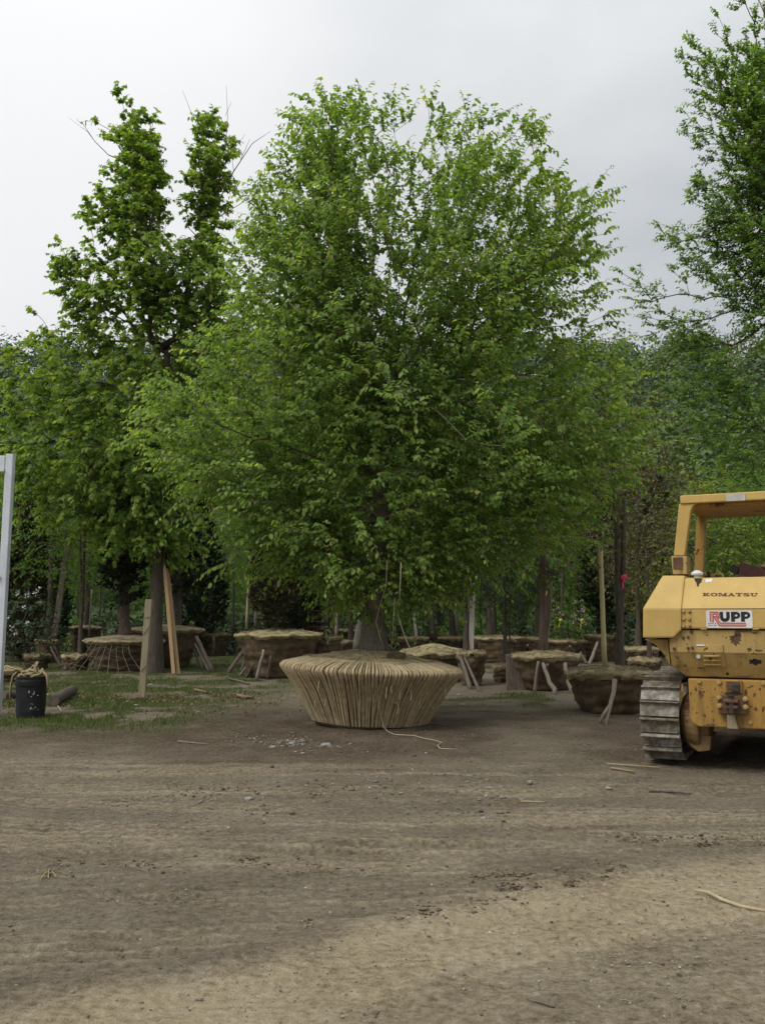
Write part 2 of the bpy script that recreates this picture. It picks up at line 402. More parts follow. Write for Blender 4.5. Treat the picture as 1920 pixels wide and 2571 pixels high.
xs = np.concatenate([-np.geomspace(9.2, 600, 26)[::-1], np.arange(-9, 9.001, 0.04), np.geomspace(9.2, 600, 26)])
ys = np.concatenate([-np.geomspace(0.6, 120, 12)[::-1], np.arange(0, 2.6, 0.4), np.arange(2.8, 8.4, 0.022), np.arange(8.4, 16, 0.045), np.arange(16, 30, 0.16), np.geomspace(30.4, 500, 40)])
GX, GY = np.meshgrid(xs, ys)
gx_, gy_ = GX.ravel(), GY.ravel()
d_, s_, sand_, damp_, grass_, n1_, n2_, n4_ = masks(gx_, gy_)
gzv = gz(gx_, gy_)
rgh = (fbm(gx_ * 7, gy_ * 7, 41, 3) - 0.5) * 0.034 + (fbm(gx_ * 14, gy_ * 14, 42, 2) - 0.5) * 0.012
tread = np.sin(s_ * 2 * math.pi / 0.16 + 2.0 * np.sin(d_ * 9)) * 0.006 * sstep(0.0, 0.2, d_) * sstep(0.45, 0.6, fbm(s_ * 0.4, d_ * 4, 51, 3))
gzv = gzv + (rgh * (0.5 + 0.6 * (1 - sand_)) + tread) * sstep(22, 10, gy_)
nx, ny = len(xs), len(ys)
ii = (np.arange(ny - 1)[:, None] * nx + np.arange(nx - 1)[None, :]).ravel()
quads = np.stack([ii, ii + 1, ii + 1 + nx, ii + nx], 1)
g_me = np_mesh('ground', np.stack([gx_, gy_, gzv], 1), [quads],
               {'sand': sand_, 'damp': damp_, 'grassy': grass_, 'along': s_, 'across': d_}, smooth=True)
def ground_mat():
    m, t, b = new_mat('yard_dirt')
    l = t.links.new
    tc = N(t, 'ShaderNodeTexCoord')
    def noise(scale, detail=6, rough=0.6, vec=None):
        n = N(t, 'ShaderNodeTexNoise'); n.inputs['Scale'].default_value = scale; n.inputs['Detail'].default_value = detail; n.inputs['Roughness'].default_value = rough
        l(vec or tc.outputs['Object'], n.inputs['Vector']); return n
    def attr(nm): return N(t, 'ShaderNodeAttribute', attribute_name=nm)
    def mix(a, bb, f):
        x = N(t, 'ShaderNodeMix', data_type='RGBA'); l(f, x.inputs['Factor']); l(a, x.inputs['A']); l(bb, x.inputs['B']); return x.outputs['Result']
    def math_(op, a, bb=None, clamp=False):
        x = N(t, 'ShaderNodeMath', operation=op, use_clamp=clamp)
        for i, q in enumerate((a, bb)):
            if q is None: continue
            if isinstance(q, (int, float)): x.inputs[i].default_value = q
            else: l(q, x.inputs[i])
        return x.outputs[0]
    nA, nB, nC = noise(1.3, 8, 0.65), noise(22, 6, 0.7), noise(140, 3, 0.6)
    st = N(t, 'ShaderNodeMapping'); st.inputs['Scale'].default_value = (0.5, 4.2, 1.0); st.inputs['Rotation'].default_value = (0, 0, -0.12)
    l(tc.outputs['Object'], st.inputs['Vector'])
    nS = noise(2.6, 10, 0.75, st.outputs['Vector'])
    st2 = N(t, 'ShaderNodeMapping'); st2.inputs['Scale'].default_value = (0.5, 12.0, 1.0); st2.inputs['Rotation'].default_value = (0, 0, 0.1)
    l(tc.outputs['Object'], st2.inputs['Vector'])
    nF = noise(2.2, 8, 0.7, st2.outputs['Vector'])
    fine = math_('ADD', math_('ADD', math_('MULTIPLY', nB.outputs['Fac'], 0.58), math_('MULTIPLY', nC.outputs['Fac'], 0.22)), math_('MULTIPLY', nF.outputs['Fac'], 0.20))
    big = math_('ADD', math_('MULTIPLY', nA.outputs['Fac'], 0.6), math_('MULTIPLY', nS.outputs['Fac'], 0.4))
    f = math_('ADD', math_('MULTIPLY', big, 0.34), math_('MULTIPLY', fine, 0.66))
    dirt = ramp(t, [(0.40, (0.072, 0.056, 0.036)), (0.475, (0.148, 0.121, 0.083)), (0.54, (0.20, 0.168, 0.120)), (0.62, (0.31, 0.27, 0.205))]); l(f, dirt.inputs['Fac'])
    sand = ramp(t, [(0.40, (0.18, 0.137, 0.082)), (0.485, (0.33, 0.268, 0.17)), (0.59, (0.45, 0.385, 0.265))]); l(f, sand.inputs['Fac'])
    damp = ramp(t, [(0.41, (0.05, 0.036, 0.024)), (0.49, (0.105, 0.079, 0.052)), (0.59, (0.18, 0.145, 0.102))]); l(f, damp.inputs['Fac'])
    gra = ramp(t, [(0.38, (0.04, 0.042, 0.015)), (0.52, (0.068, 0.075, 0.024)), (0.68, (0.13, 0.12, 0.05))]); l(f, gra.inputs['Fac'])
    wob = math_('MULTIPLY', math_('SUBTRACT', nB.outputs['Fac'], 0.5), 0.9)
    def msk(nm):
        a = attr(nm)
        w = math_('MULTIPLY', wob, math_('MULTIPLY', math_('MULTIPLY', a.outputs['Fac'], math_('SUBTRACT', 1.0, a.outputs['Fac'])), 4.0))
        return math_('ADD', a.outputs['Fac'], w, True)
    c = mix(dirt.outputs['Color'], damp.outputs['Color'], msk('damp'))
    c = mix(c, sand.outputs['Color'], msk('sand'))
    c = mix(c, gra.outputs['Color'], msk('grassy'))
    # gravel specks
    vo = N(t, 'ShaderNodeTexVoronoi'); vo.inputs['Scale'].default_value = 46; l(tc.outputs['Object'], vo.inputs['Vector'])
    sp = math_('MULTIPLY', math_('LESS_THAN', vo.outputs['Distance'], 0.23), math_('GREATER_THAN', vo.outputs['Color'], 0.72))
    speck = N(t, 'ShaderNodeMix', data_type='RGBA'); l(math_('MULTIPLY', sp, 0.55), speck.inputs['Factor']); l(c, speck.inputs['A']); speck.inputs['B'].default_value = (0.33, 0.31, 0.27, 1)
    l(speck.outputs['Result'], b.inputs['Base Color'])
    b.inputs['Roughness'].default_value = 0.95; b.inputs['Specular IOR Level'].default_value = 0.15
    # tread marks along the lane
    al, ac = attr('along'), attr('across')
    cv = N(t, 'ShaderNodeCombineXYZ'); l(math_('MULTIPLY', al.outputs['Fac'], 0.7), cv.inputs[0]); l(math_('MULTIPLY', ac.outputs['Fac'], 5.0), cv.inputs[1])
    nT = noise(1.1, 4, 0.6, cv.outputs[0])
    bars = math_('SINE', math_('ADD', math_('MULTIPLY', al.outputs['Fac'], 62.0), math_('MULTIPLY', math_('SINE', math_('MULTIPLY', ac.outputs['Fac'], 21.0)), 2.2)))
    bars = math_('MULTIPLY', bars, math_('MULTIPLY', math_('GREATER_THAN', nT.outputs['Fac'], 0.5), attr('sand').outputs['Fac']))
    h = math_('ADD', math_('MULTIPLY', nB.outputs['Fac'], 1.0), math_('MULTIPLY', nC.outputs['Fac'], 0.35))
    h = math_('ADD', h, math_('MULTIPLY', bars, 0.14))
    h = math_('ADD', h, math_('MULTIPLY', sp, 0.25))
    bp = N(t, 'ShaderNodeBump'); bp.inputs['Strength'].default_value = 1.0; bp.inputs['Distance'].default_value = 0.04
    l(h, bp.inputs['Height']); l(bp.outputs['Normal'], b.inputs['Normal'])
    return m
g_o = link('ground', g_me, ground_mat())
tag(g_o, 'bare brown dirt yard with a sandy tyre lane and grassy edge', kind='structure')

# ------------------------------------------------------------------ wooded hill
def hill_z(x, y):
    x = np.asarray(x, float); y = np.asarray(y, float)
    crest = 66 + 8 * (vnoise(x / 70 + 3, x * 0, 77) - 0.5) + 5 * (vnoise(x / 22 + 9, x * 0, 78) - 0.5) - 0.012 * x
    rise = sstep(75, 255, y)
    return crest * rise + (fbm(x / 30, y / 30, 70, 3) - 0.5) * 8 * rise - 0.5
hx = np.linspace(-340, 340, 80); hy = np.concatenate([np.linspace(70, 270, 50), np.linspace(280, 480, 12)])
HX, HY = np.meshgrid(hx, hy); hxv, hyv = HX.ravel(), HY.ravel()
hi = (np.arange(len(hy) - 1)[:, None] * len(hx) + np.arange(len(hx) - 1)[None, :]).ravel()
h_me = np_mesh('hill', np.stack([hxv, hyv, hill_z(hxv, hyv)], 1), [np.stack([hi, hi + 1, hi + 1 + len(hx), hi + len(hx)], 1)], smooth=True)
h_o = link('hill', h_me, noise_mat('forest_floor', [(0.3, (0.025, 0.045, 0.015)), (0.7, (0.05, 0.08, 0.025))], 0.3, bump=0.0))
tag(h_o, 'long wooded hill closing off the view behind the nursery', kind='structure')

# ------------------------------------------------------------------ leaves and branches
RNG = np.random.default_rng(11)
def nrm(a):
    return a / np.maximum(np.linalg.norm(a, axis=-1, keepdims=True), 1e-9)
LEAF_OVAL = (np.array([[0, 0, 0], [.30, .30, .06], [.68, .24, .05], [1, 0, -.05], [.68, -.24, .05], [.30, -.30, .06]]), [[[0, 1, 2, 3]], [[0, 3, 4, 5]]])
LEAF_MAPLE = (np.array([[0, 0, 0], [.02, .42, .0], [.30, .26, .05], [.52, .52, -.04], [.62, .20, .04], [1, 0, -.12],
                        [.62, -.20, .04], [.52, -.52, -.04], [.30, -.26, .05], [.02, -.42, .0]]),
              [[[0, 1, 2], [2, 3, 4], [9, 0, 8], [8, 6, 7]], [[0, 2, 4, 5], [0, 5, 6, 8]]])
LEAF_SIMPLE = (np.array([[0, 0, 0], [.45, .30, .05], [1, 0, -.08], [.45, -.30, .05]]), [[[0, 1, 2], [0, 2, 3]]])
def leaves_mesh(name, P, D, Nn, S, tint, shape):
    """P,D,N (n,3), S lengths, tint 0..1: a leaf at P along D with its face towards N"""
    T, fl = shape
    D = nrm(D); B = nrm(np.cross(Nn, D)); Nn = np.cross(D, B)
    n, k = len(P), len(T)
    V = (P[:, None, :] + (T[None, :, 0:1] * D[:, None, :] + T[None, :, 1:2] * B[:, None, :] + T[None, :, 2:3] * Nn[:, None, :]) * S[:, None, None]).reshape(-1, 3)
    faces = []
    off = np.arange(n)[:, None, None] * k
    for grp in fl:
        g = np.array(grp)
        faces.append((off + g[None]).reshape(-1, g.shape[1]))
    return np_mesh(name, V, faces, {'tint': np.repeat(np.clip(tint, 0, 1), k)})
def tubes_np(A, B, ra, rb, k=4):
    """frusta for many edges -> V, quads"""
    d = nrm(B - A)
    ref = np.where(np.abs(d[:, 2:3]) > 0.9, np.array([[1.0, 0, 0]]), np.array([[0, 0, 1.0]]))
    u = nrm(np.cross(d, ref)); w = np.cross(d, u)
    a = np.arange(k) * 2 * np.pi / k
    ring = np.cos(a)[None, :, None] * u[:, None, :] + np.sin(a)[None, :, None] * w[:, None, :]
    V = np.concatenate([A[:, None, :] + ring * ra[:, None, None], B[:, None, :] + ring * rb[:, None, None]], 1).reshape(-1, 3)
    j = np.arange(k); j2 = (j + 1) % k
    q = np.stack([j, j2, j2 + k, j + k], 1)
    F = (np.arange(len(A))[:, None, None] * 2 * k + q[None]).reshape(-1, 4)
    return V, F
def grow(pts, trunk, bf=0.5, first=1, rise=0.25):
    """joins the points of a crown to a trunk, each to the limb that makes the shortest way; returns nodes, parent"""
    trunk = np.asarray(trunk, float); pts = np.asarray(pts, float)
    nodes = [*trunk]; parent = [-1] + list(range(len(trunk) - 1))
    n = len(pts)
    best = np.full(n, 1e9); bi = np.zeros(n, int)
    dist0 = np.zeros(n)
    plen = [0.0] * len(trunk)
    for i in range(len(trunk)):
        if i < first: continue
        dd = np.linalg.norm(pts - trunk[i], axis=1)
        # limbs leave the trunk upwards: a point below a trunk node costs more
        pen = np.maximum(0, trunk[i][2] - pts[:, 2] + rise * np.linalg.norm(pts[:, :2] - trunk[i][:2], axis=1)) * 0.9
        c = dd + pen + bf * 0.15 * i
        m = c < best; best[m] = c[m]; bi[m] = i
    done = np.zeros(n, bool)
    plen = list(plen)
    for _ in range(n):
        c = np.where(done, 1e9, best)
        j = int(np.argmin(c)); done[j] = True
        p = int(bi[j])
        nodes.append(pts[j]); parent.append(p)
        pl = plen[p] + float(np.linalg.norm(pts[j] - nodes[p])); plen.append(pl)
        k = len(nodes) - 1
        dd = np.linalg.norm(pts - pts[j], axis=1) + bf * pl
        dn = pts[j] - np.asarray(nodes[p]); dn = dn / (np.linalg.norm(dn) + 1e-9)
        turn = 1 - ((pts - pts[j]) @ dn) / (np.linalg.norm(pts - pts[j], axis=1) + 1e-9)
        dd = dd + turn * 0.18 * np.linalg.norm(pts - pts[j], axis=1)
        m = dd < best; best[m] = dd[m]; bi[m] = k
    return np.array(nodes), np.array(parent)
def radii_of(parent, tip, expo, ntrunk, rbase):
    n = len(parent); acc = np.zeros(n)
    for i in range(n - 1, 0, -1):
        if acc[i] == 0: acc[i] = tip ** expo
        acc[parent[i]] += acc[i]
    r = acc ** (1 / expo)
    k = rbase / max(r[0], 1e-6)
    if k < 1: r = np.maximum(r * k, tip * 0.7)
    return r
def make_tree_meshes(nm, pts, trunk, rbase, rng, tip=0.005, bf=0.5, expo=2.2, twigs=2, tl=(0.3, 0.6), nleaf=8, ls=0.09, shape=LEAF_OVAL,
                     up=0.35, droop=0.5, hang=0.45, tint=(0.45, 0.2), flare=1.5, sides=5, twig_r=0.0025, side_out=0.9, first=1, leafless=0.0, rise=0.25):
    nodes, parent = grow(pts, trunk, bf, first, rise)
    nt = len(trunk)
    r = radii_of(parent, tip, expo, nt, rbase)
    # trunk tube with a root flare
    tz = np.linspace(0, 1, nt)
    rt = rbase * (1 - 0.55 * tz)
    rt[0] *= flare
    mb = MB(); mb.tube([tuple(p) for p in trunk], list(rt), 10)
    e = np.arange(nt, len(nodes)); A = nodes[parent[e]]; B = nodes[e]
    ra = np.where(parent[e] < nt, np.minimum(r[e] * 1.3, 0.8 * rbase), np.minimum(r[parent[e]], r[e] * 1.6)); rb = r[e]
    # a slight bend in every limb
    mid = (A + B) / 2 + rng.normal(0, 0.035, A.shape) * np.linalg.norm(B - A, axis=1, keepdims=True)
    V1, F1 = tubes_np(A, mid, ra, (ra + rb) / 2, sides); V2, F2 = tubes_np(mid, B, (ra + rb) / 2, rb, sides)
    # twigs with leaves
    cen = pts.mean(0)
    src = np.repeat(e, twigs)
    src = src[rng.random(len(src)) > leafless]
    o = nodes[src]
    din = nrm(nodes[src] - nodes[parent[src]])
    out = o - cen; out[:, 2] *= 0.5; out = nrm(out)
    dr = nrm(din * 0.55 + out * 0.55 + rng.normal(0, 0.42, o.shape) + np.array([0, 0, up]))
    ln = rng.uniform(tl[0], tl[1], len(o))
    def tw(t):
        t = np.asarray(t)
        return o + dr * (ln * t)[:, None] + np.array([0, 0, -1.0]) * (droop * ln * t * t)[:, None]
    ts = [0, 0.4, 0.75, 1.0]; Vs, Fs = [V1, V2], [F1, F2]
    for a, b_ in zip(ts[:-1], ts[1:]):
        v, f = tubes_np(tw(np.full(len(o), a)), tw(np.full(len(o), b_)), np.full(len(o), twig_r * (1.6 - a)), np.full(len(o), twig_r * (1.6 - b_)), 3)
        Vs.append(v); Fs.append(f)
    offs = np.cumsum([0] + [len(v) for v in Vs[:-1]])
    Vb = np.concatenate([np.array(mb.v)] + Vs)
    nb = len(mb.v)
    quadF = np.concatenate([f + nb + q for f, q in zip(Fs, offs)])
    tq = np.array([f for f in mb.f if len(f) == 4])
    t_me = np_mesh(nm + '_trunk', Vb, [tq, quadF], smooth=True)
    P, D, NN, S, T = [], [], [], [], []
    spray_t = rng.normal(tint[0], tint[1], len(o))
    for k in range(nleaf):
        t = (k + 0.6 + rng.uniform(-0.3, 0.3, len(o))) / nleaf
        p = tw(t); tg = nrm(tw(np.minimum(t + 0.05, 1.05)) - tw(t - 0.05))
        sd = nrm(np.cross(tg, np.array([0, 0, 1.0])) + rng.normal(0, 0.25, p.shape))
        sg = 1.0 if k % 2 == 0 else -1.0
        if k == nleaf - 1: sd = sd * 0.15
        dl = nrm(tg * 0.55 + sd * sg * side_out + np.array([0, 0, -hang]) + rng.normal(0, 0.22, p.shape))
        n_ = nrm(np.array([0, 0, 1.0]) + out * 0.25 + rng.normal(0, 0.35, p.shape))
        P.append(p); D.append(dl); NN.append(n_); S.append(ls * rng.uniform(0.65, 1.2, len(o)) * (0.8 + 0.35 * np.sin(np.pi * t)))
        T.append(spray_t + rng.normal(0, 0.10, len(o)) + (0.10 if k >= nleaf - 2 else 0))
    leaf = tuple(np.concatenate(q) for q in (P, D, NN, S, T))
    return t_me, leaf, nodes, parent, r
def crown_mesh(nm, leaf, shape): return leaves_mesh(nm + '_crown', *leaf, shape)

def fan_points(ends, tx, base_d, slope, n, rng, per_m=3.2, scat=.22, zmin=2.5):
    """points strung along upswept limbs that run from a trunk at (tx, base_d) to the given limb ends"""
    out = []
    for e in ends[rng.permutation(len(ends))[:n]]:
        hd = math.hypot(e[0] - tx, e[1] - base_d)
        s_ = np.array([tx, base_d, max(zmin, e[2] - slope * hd - .5)])
        ln = np.linalg.norm(e - s_); m_ = (s_ + e) / 2 + np.array([0, 0, -.04 * ln])
        for t in np.sqrt(np.linspace(.12, 1, int(4 + ln * per_m))):
            p = (1 - t) ** 2 * s_ + 2 * t * (1 - t) * m_ + t * t * e
            out.append(p + rng.normal(0, 1, 3) * scat * (.35 + .65 * math.sin(math.pi * min(1, t * .95))))
    return np.array(out)
def blob_points(blobs, base_d, n, rng, depth_k=0.8, mind=None):
    """points spread through blobs given as (u, v, ru, rv[, depth offset]) in the display pixels the outline was measured in"""
    px = base_d / 1995.0
    vol = np.array([b[2] * b[3] * max(b[2], b[3]) ** 0.45 for b in blobs], float); vol /= vol.sum()
    out = []
    cu = np.mean([b[0] for b in blobs])
    for b, k in zip(blobs, rng.multinomial(n, vol)):
        c = at(*dp(b[0], b[1]), base_d)
        off = b[4] if len(b) > 4 else rng.normal(0, 0.35)
        q = nrm(rng.normal(0, 1, (k + 1, 3))) * rng.random((k + 1, 1)) ** 0.45
        q = q * np.array([b[2] * px, (b[2] + b[3]) / 2 * px * depth_k, b[3] * px])
        out.append(q + np.array([c.x, c.y + off, c.z]))
    return np.concatenate(out)
# ------------------------------------------------------------------ root balls
def ball_profile(rt, rb, h, lip=0.06):
    return rt, rb, h
def ball_meshes(rt, rb, h, dome, seed, layers=4, seg=64, lump=0.035):
    rs = np.random.default_rng(seed)
    th = np.arange(seg) * 2 * np.pi / seg
    nz = 18
    V = []; ph = rs.uniform(0, 6.28, 6)
    def wob(z, amp):
        return amp * (0.5 * np.sin(2 * th + ph[0]) + 0.35 * np.sin(3 * th + ph[1] + 2 * z) + 0.3 * np.sin(5 * th + ph[2] - 3 * z) + 0.2 * np.sin(9 * th + ph[3] + 5 * z))
    for i in range(nz + 1):
        t = i / nz
        z = h * t
        r = rb + (rt * .97 - rb) * (t ** 0.95)
        r = r - 0.10 * rb * max(0, 1 - t / 0.12) ** 2
        bul = np.abs(np.sin(math.pi * layers * t + 0.3 + 0.7 * np.sin(2 * th + ph[5]) + 0.4 * np.sin(5 * th + ph[0]) + 1.2 * (fbm(th * 1.5 + 7, np.full(seg, seed % 50), seed, 2) - .5))) ** 0.6 * lump * 0.9 - lump * 0.4
        rr = r + bul + wob(z, lump * 0.8) + (fbm(th * 3 + 50, np.full(seg, z * 6 + seed), seed, 3) - 0.5) * lump * 4.0 + (fbm(th * 7 + 50, np.full(seg, z * 13 + seed), seed + 3, 2) - 0.5) * lump * 1.2
        zz = z + 0.015 * np.sin(4 * th + ph[4]) * (0 if i == 0 else 1)
        V.append(np.stack([rr * np.cos(th), rr * np.sin(th), zz], 1))
    V = np.concatenate(V)
    j = np.arange(seg); j2 = (j + 1) % seg
    F = np.concatenate([np.stack([i * seg + j, i * seg + j2, (i + 1) * seg + j2, (i + 1) * seg + j], 1) for i in range(nz)])
    side = np_mesh('root_ball', V, [F], smooth=True)
    # the folded burlap lid that laps over the rim
    V = []; rings = [(1.0, -0.05), (1.035, -0.025), (1.045, 0.0), (1.0, 0.028), (0.9, 0.05), (0.75, 0.075), (0.55, 0.11), (0.35, 0.15), (0.15, 0.18), (0.0, 0.19)]
    for kk, (q, dz) in enumerate(rings):
        q_ = q * rt
        w = wob(h, lump * 0.8) * q
        fold = (fbm(th * 6 + 10, np.full(seg, q * 9 + seed), seed + 5, 3) - 0.5)
        rr = np.maximum(q_ + w + (fold * 0.17 + (fbm(th * 13 + 4, np.full(seg, q * 14 + seed), seed + 15, 2) - .5) * .07) * (1 if q > .8 else .4) * min(1, rt), 0 if q else 0)
        if kk == 0: rr = rr - 0.02; 
        z = h + (dz if dz < 0.04 else 0.03 + (dz - 0.03) / 0.16 * dome) + (fbm(rr * np.cos(th) * 7 + 30, rr * np.sin(th) * 7, seed + 9, 3) - 0.5) * 0.13
        if kk == 0: z = z - 0.01 - 0.05 * fbm(th * 2.5 + 3, np.full(seg, seed * .37), seed + 2, 3)
        V.append(np.stack([rr * np.cos(th), rr * np.sin(th), z], 1))
    V = np.concatenate(V)
    F = np.concatenate([np.stack([i * seg + j, i * seg + j2, (i + 1) * seg + j2, (i + 1) * seg + j], 1) for i in range(len(rings) - 1)])
    top = np_mesh('burlap_top', V, [F], smooth=True)
    return side, top
def top_ropes(rt, h, dome, rng, n=8, r=0.010):
    mb = MB()
    for k in range(n):
        a0 = rng.uniform(0, 6.28); a1 = a0 + rng.uniform(1.6, 4.2)
        p0, p1 = np.array([math.cos(a0), math.sin(a0)]) * rt * 0.98, np.array([math.cos(a1), math.sin(a1)]) * rt * 0.98
        pts = []
        for t in np.linspace(0, 1, 8):
            p = p0 * (1 - t) + p1 * t; q = np.linalg.norm(p) / rt
            z = h + 0.045 + dome * max(0, 1 - (q / 0.97)) * 0.95 + 0.02
            pts.append((p[0], p[1], z))
        mb.tube(pts, r, 4, False)
    return mb

DEP = {}
TREE_MESH = {}
def pts_crown(z0, z1, rmax, n, rng, prof=None, y=1.0):
    z = rng.uniform(0, 1, n * 2)
    pr = prof or (lambda t: np.sin(np.pi * np.clip(t, 0.03, 1) ** 0.75) ** 0.7)
    w = pr(z); keep = rng.random(n * 2) < w ** 1.3; z = z[keep][:n]
    rr = rmax * pr(z) * rng.random(len(z)) ** 0.42; a = rng.uniform(0, 6.28, len(z))
    return np.stack([rr * np.cos(a), rr * np.sin(a) * y, z0 + (z1 - z0) * z], 1)
def straight(h, n=6, lean=0.0, rng=RNG):
    p = [(0.0, 0.0, 0.0)]
    for i in range(1, n):
        t = i / (n - 1)
        p.append((rng.normal(0, 0.015) * h * 0.2 + lean * t, rng.normal(0, 0.015) * h * 0.2, h * t))
    return p
def variant(key, z0, z1, rmax, n, trunk_h, rbase, seed, prof=None, shape=LEAF_SIMPLE, **kw):
    rg = np.random.default_rng(seed)
    pts = pts_crown(z0, z1, rmax, n, rg, prof)
    tm, leaf, *_ = make_tree_meshes(key, pts, straight(trunk_h, 6, 0, rg), rbase, rg, shape=shape, **kw)
    TREE_MESH[key] = (tm, crown_mesh(key, leaf, shape))
K = dict(tip=0.006, bf=0.35, ls=0.15, nleaf=7, twigs=2, tl=(0.4, 0.8))
variant('round_tall', 2.4, 9.0, 2.7, 420, 5.5, 0.13, 1, **K)
variant('upright', 1.9, 10.0, 1.9, 420, 7.0, 0.12, 2, prof=lambda t: (1 - t) ** 0.6 * np.clip(t * 6, 0.2, 1), **K)
variant('small_round', 1.7, 5.2, 1.6, 260, 3.4, 0.075, 3, **dict(K, ls=0.11, tl=(0.25, 0.5)))
variant('layered', 1.2, 6.0, 2.8, 380, 4.0, 0.1, 4, prof=lambda t: np.sqrt(np.clip(1 - t, 0, 1)) * np.clip(t * 5, 0.3, 1), **dict(K, up=0.0, droop=0.25))
variant('thin', 2.6, 8.5, 2.0, 230, 6.0, 0.1, 5, **dict(K, nleaf=5, twigs=2, ls=0.13))
variant('conifer_vase', 0.9, 5.4, 1.05, 420, 4.0, 0.13, 6, prof=lambda t: np.clip(0.25 + 1.1 * t, 0, 1) * np.clip((1.04 - t) * 5, 0.1, 1) ** 0.6,
        **dict(K, ls=0.16, nleaf=12, tl=(0.25, 0.5), up=0.9, droop=0.0, hang=-0.2, side_out=0.7))
variant('conifer_column', 0.3, 7.0, 1.0, 460, 6.0, 0.11, 7, prof=lambda t: np.clip((1.02 - t) * 1.8, 0.08, 1) ** 0.7 * np.clip(0.5 + 3 * t, 0, 1),
        **dict(K, ls=0.16, nleaf=12, tl=(0.25, 0.5), up=0.9, droop=0.0, hang=-0.2, side_out=0.7))
variant('shrub', 0.1, 1.7, 0.85, 130, 0.6, 0.03, 8, **dict(K, ls=0.085, tl=(0.2, 0.4), first=0))
variant('shrub_low', 0.05, 1.2, 0.9, 110, 0.4, 0.03, 9, **dict(K, ls=0.10, tl=(0.2, 0.4), first=0))
def plant(key, name, x, y, z, scale, rz, leaf, label, cat, group=None, bark='bark', parent=None, sz=None):
    """a tree or shrub: its trunk and its crown"""
    root = parent
    tm, cm = TREE_MESH[key]
    if root is None:
        root = empty(name, (x, y, z), rz)
        tag(root, label, cat, group)
        off = (0, 0, 0); rot = (0, 0, 0)
    else:
        off = (x, y, z); rot = (0, 0, rz)
    sc = (scale, scale, sz or scale)
    for nm, me, mt in (('trunk', tm, bark), ('crown', cm, leaf)):
        o = link(nm, me, M[mt], root, off, rot); o.scale = sc
        own_material(o, M[mt])
    return root

BALLS = {}
def ball(key, uc, wpx, vtop, depth, label, rbk=0.64, dome=0.14, layers=4, top='burlap_top', ropes=6, name='balled_tree', cat='root ball', seed=None, hmin=0.3):
    c = at(uc, vtop, depth)
    rt = wpx / 2 / F_PX * depth
    h = max(hmin, c.z - dome - 0.02)
    sd = seed or int(uc)
    side, lid = ball_meshes(rt, rt * rbk, h, dome, sd, layers)
    z = gz1(c.x, depth) - 0.03
    root = empty(name, (c.x, depth, z)); tag(root, label, cat, 'balled and burlapped trees of the nursery')
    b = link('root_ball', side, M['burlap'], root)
    link('burlap_top', lid, M[top], b)
    if ropes:
        top_ropes(rt, h, dome, np.random.default_rng(sd), ropes).build('rope_lacing', M['cord' if ropes > 7 else 'straw'], b)
    fb = MB(); rf = np.random.default_rng(sd + 1)
    for k in range(int(30 + 60 * min(1, 20 / depth) ** 2)):
        a = rf.uniform(0, 6.28); q = rt * (rf.random() ** .35) * 1.03; a2 = a + rf.normal(0, .25); q2 = min(rt * 1.06, q + rf.normal(0, .15) * rt)
        zz = lambda q_: h + 0.045 + dome * max(0, 1 - q_ / rt) + (-.05 if q_ > rt else 0)
        m_ = ((math.cos(a) * q + math.cos(a2) * q2) / 2, (math.sin(a) * q + math.sin(a2) * q2) / 2, (zz(q) + zz(q2)) / 2 + rf.uniform(.0, .05))
        fb.tube([(q * math.cos(a), q * math.sin(a), zz(q)), m_, (q2 * math.cos(a2), q2 * math.sin(a2), zz(q2))], rf.uniform(.004, .008), 3, False)
    fo = fb.build('loose_fibres', M['straw'], b); fo['kind'] = 'stuff'
    BALLS[key] = dict(root=root, x=c.x, y=depth, rt=rt, h=h + 0.03, dome=dome, z=z)
    return root

ball('A', 312, 190, 1593, 27.2, 'burlap ball under a dark evergreen, draped with wire netting, behind the square wooden post', ropes=8, name='balled_conifer', cat='balled conifer')
ball('B', 415, 185, 1567, 29.4, 'large burlap root ball with propping poles behind the two pointed stakes', ropes=9, name='balled_conifer', cat='balled conifer', layers=5)
ball('C', 192, 70, 1640, 27.5, 'small burlap root ball with one thin bare trunk, left of the netted ball', rbk=0.78, dome=0.06, ropes=3)
ball('D', 95, 66, 1636, 28.2, 'low burlap root ball under the white flowering shrub', dome=0.06, ropes=0, name='balled_shrub', cat='balled shrub')
ball('D2', 122, 62, 1600, 31.5, 'mid height burlap ball above the pale diagonal props at the far left', dome=0.08, ropes=3)
ball('D3', 12, 80, 1672, 22.5, 'low brown burlap root ball behind the black tub, cut by the photo edge', dome=0.06, ropes=0, hmin=0.25)
ball('E', 216, 76, 1568, 40, 'distant burlap root ball between the leaning strung pole and the dark evergreen', dome=0.08, ropes=0)
ball('F', 535, 86, 1585, 37.3, 'flat topped burlap root ball ringed by pale props, right of the pointed stakes', dome=0.07, ropes=3, top='burlap_moss')
ball('G', 700, 205, 1578, 24.2, 'big mossy burlap ball with many propping poles, left behind the rope-laced ball', dome=0.13, top='burlap_moss', layers=6, ropes=4, rbk=0.66)
ball('H', 822, 72, 1591, 31, 'pale straw-topped root ball tucked behind the big mossy ball', dome=0.08, ropes=3)
ball('I', 862, 84, 1578, 43, 'distant flat root ball left of the big trunk', dome=0.06, ropes=0)
ball('I2', 873, 50, 1604, 34, 'small root ball just left of the big trunk', dome=0.06, ropes=0)
ball('J1', 1088, 176, 1618, 22.9, 'rounded mossy root ball with pale cord lacing, right behind the rope-laced ball', dome=0.16, top='burlap_moss', ropes=10)
ball('J2', 1182, 74, 1630, 21.6, 'narrow root ball at the foot of the grey upright stake', dome=0.05, ropes=0, rbk=0.6)
ball('K1', 1038, 78, 1596, 34, 'far root ball with a straight dark trunk, first right of the big trunk', dome=0.06, ropes=0)
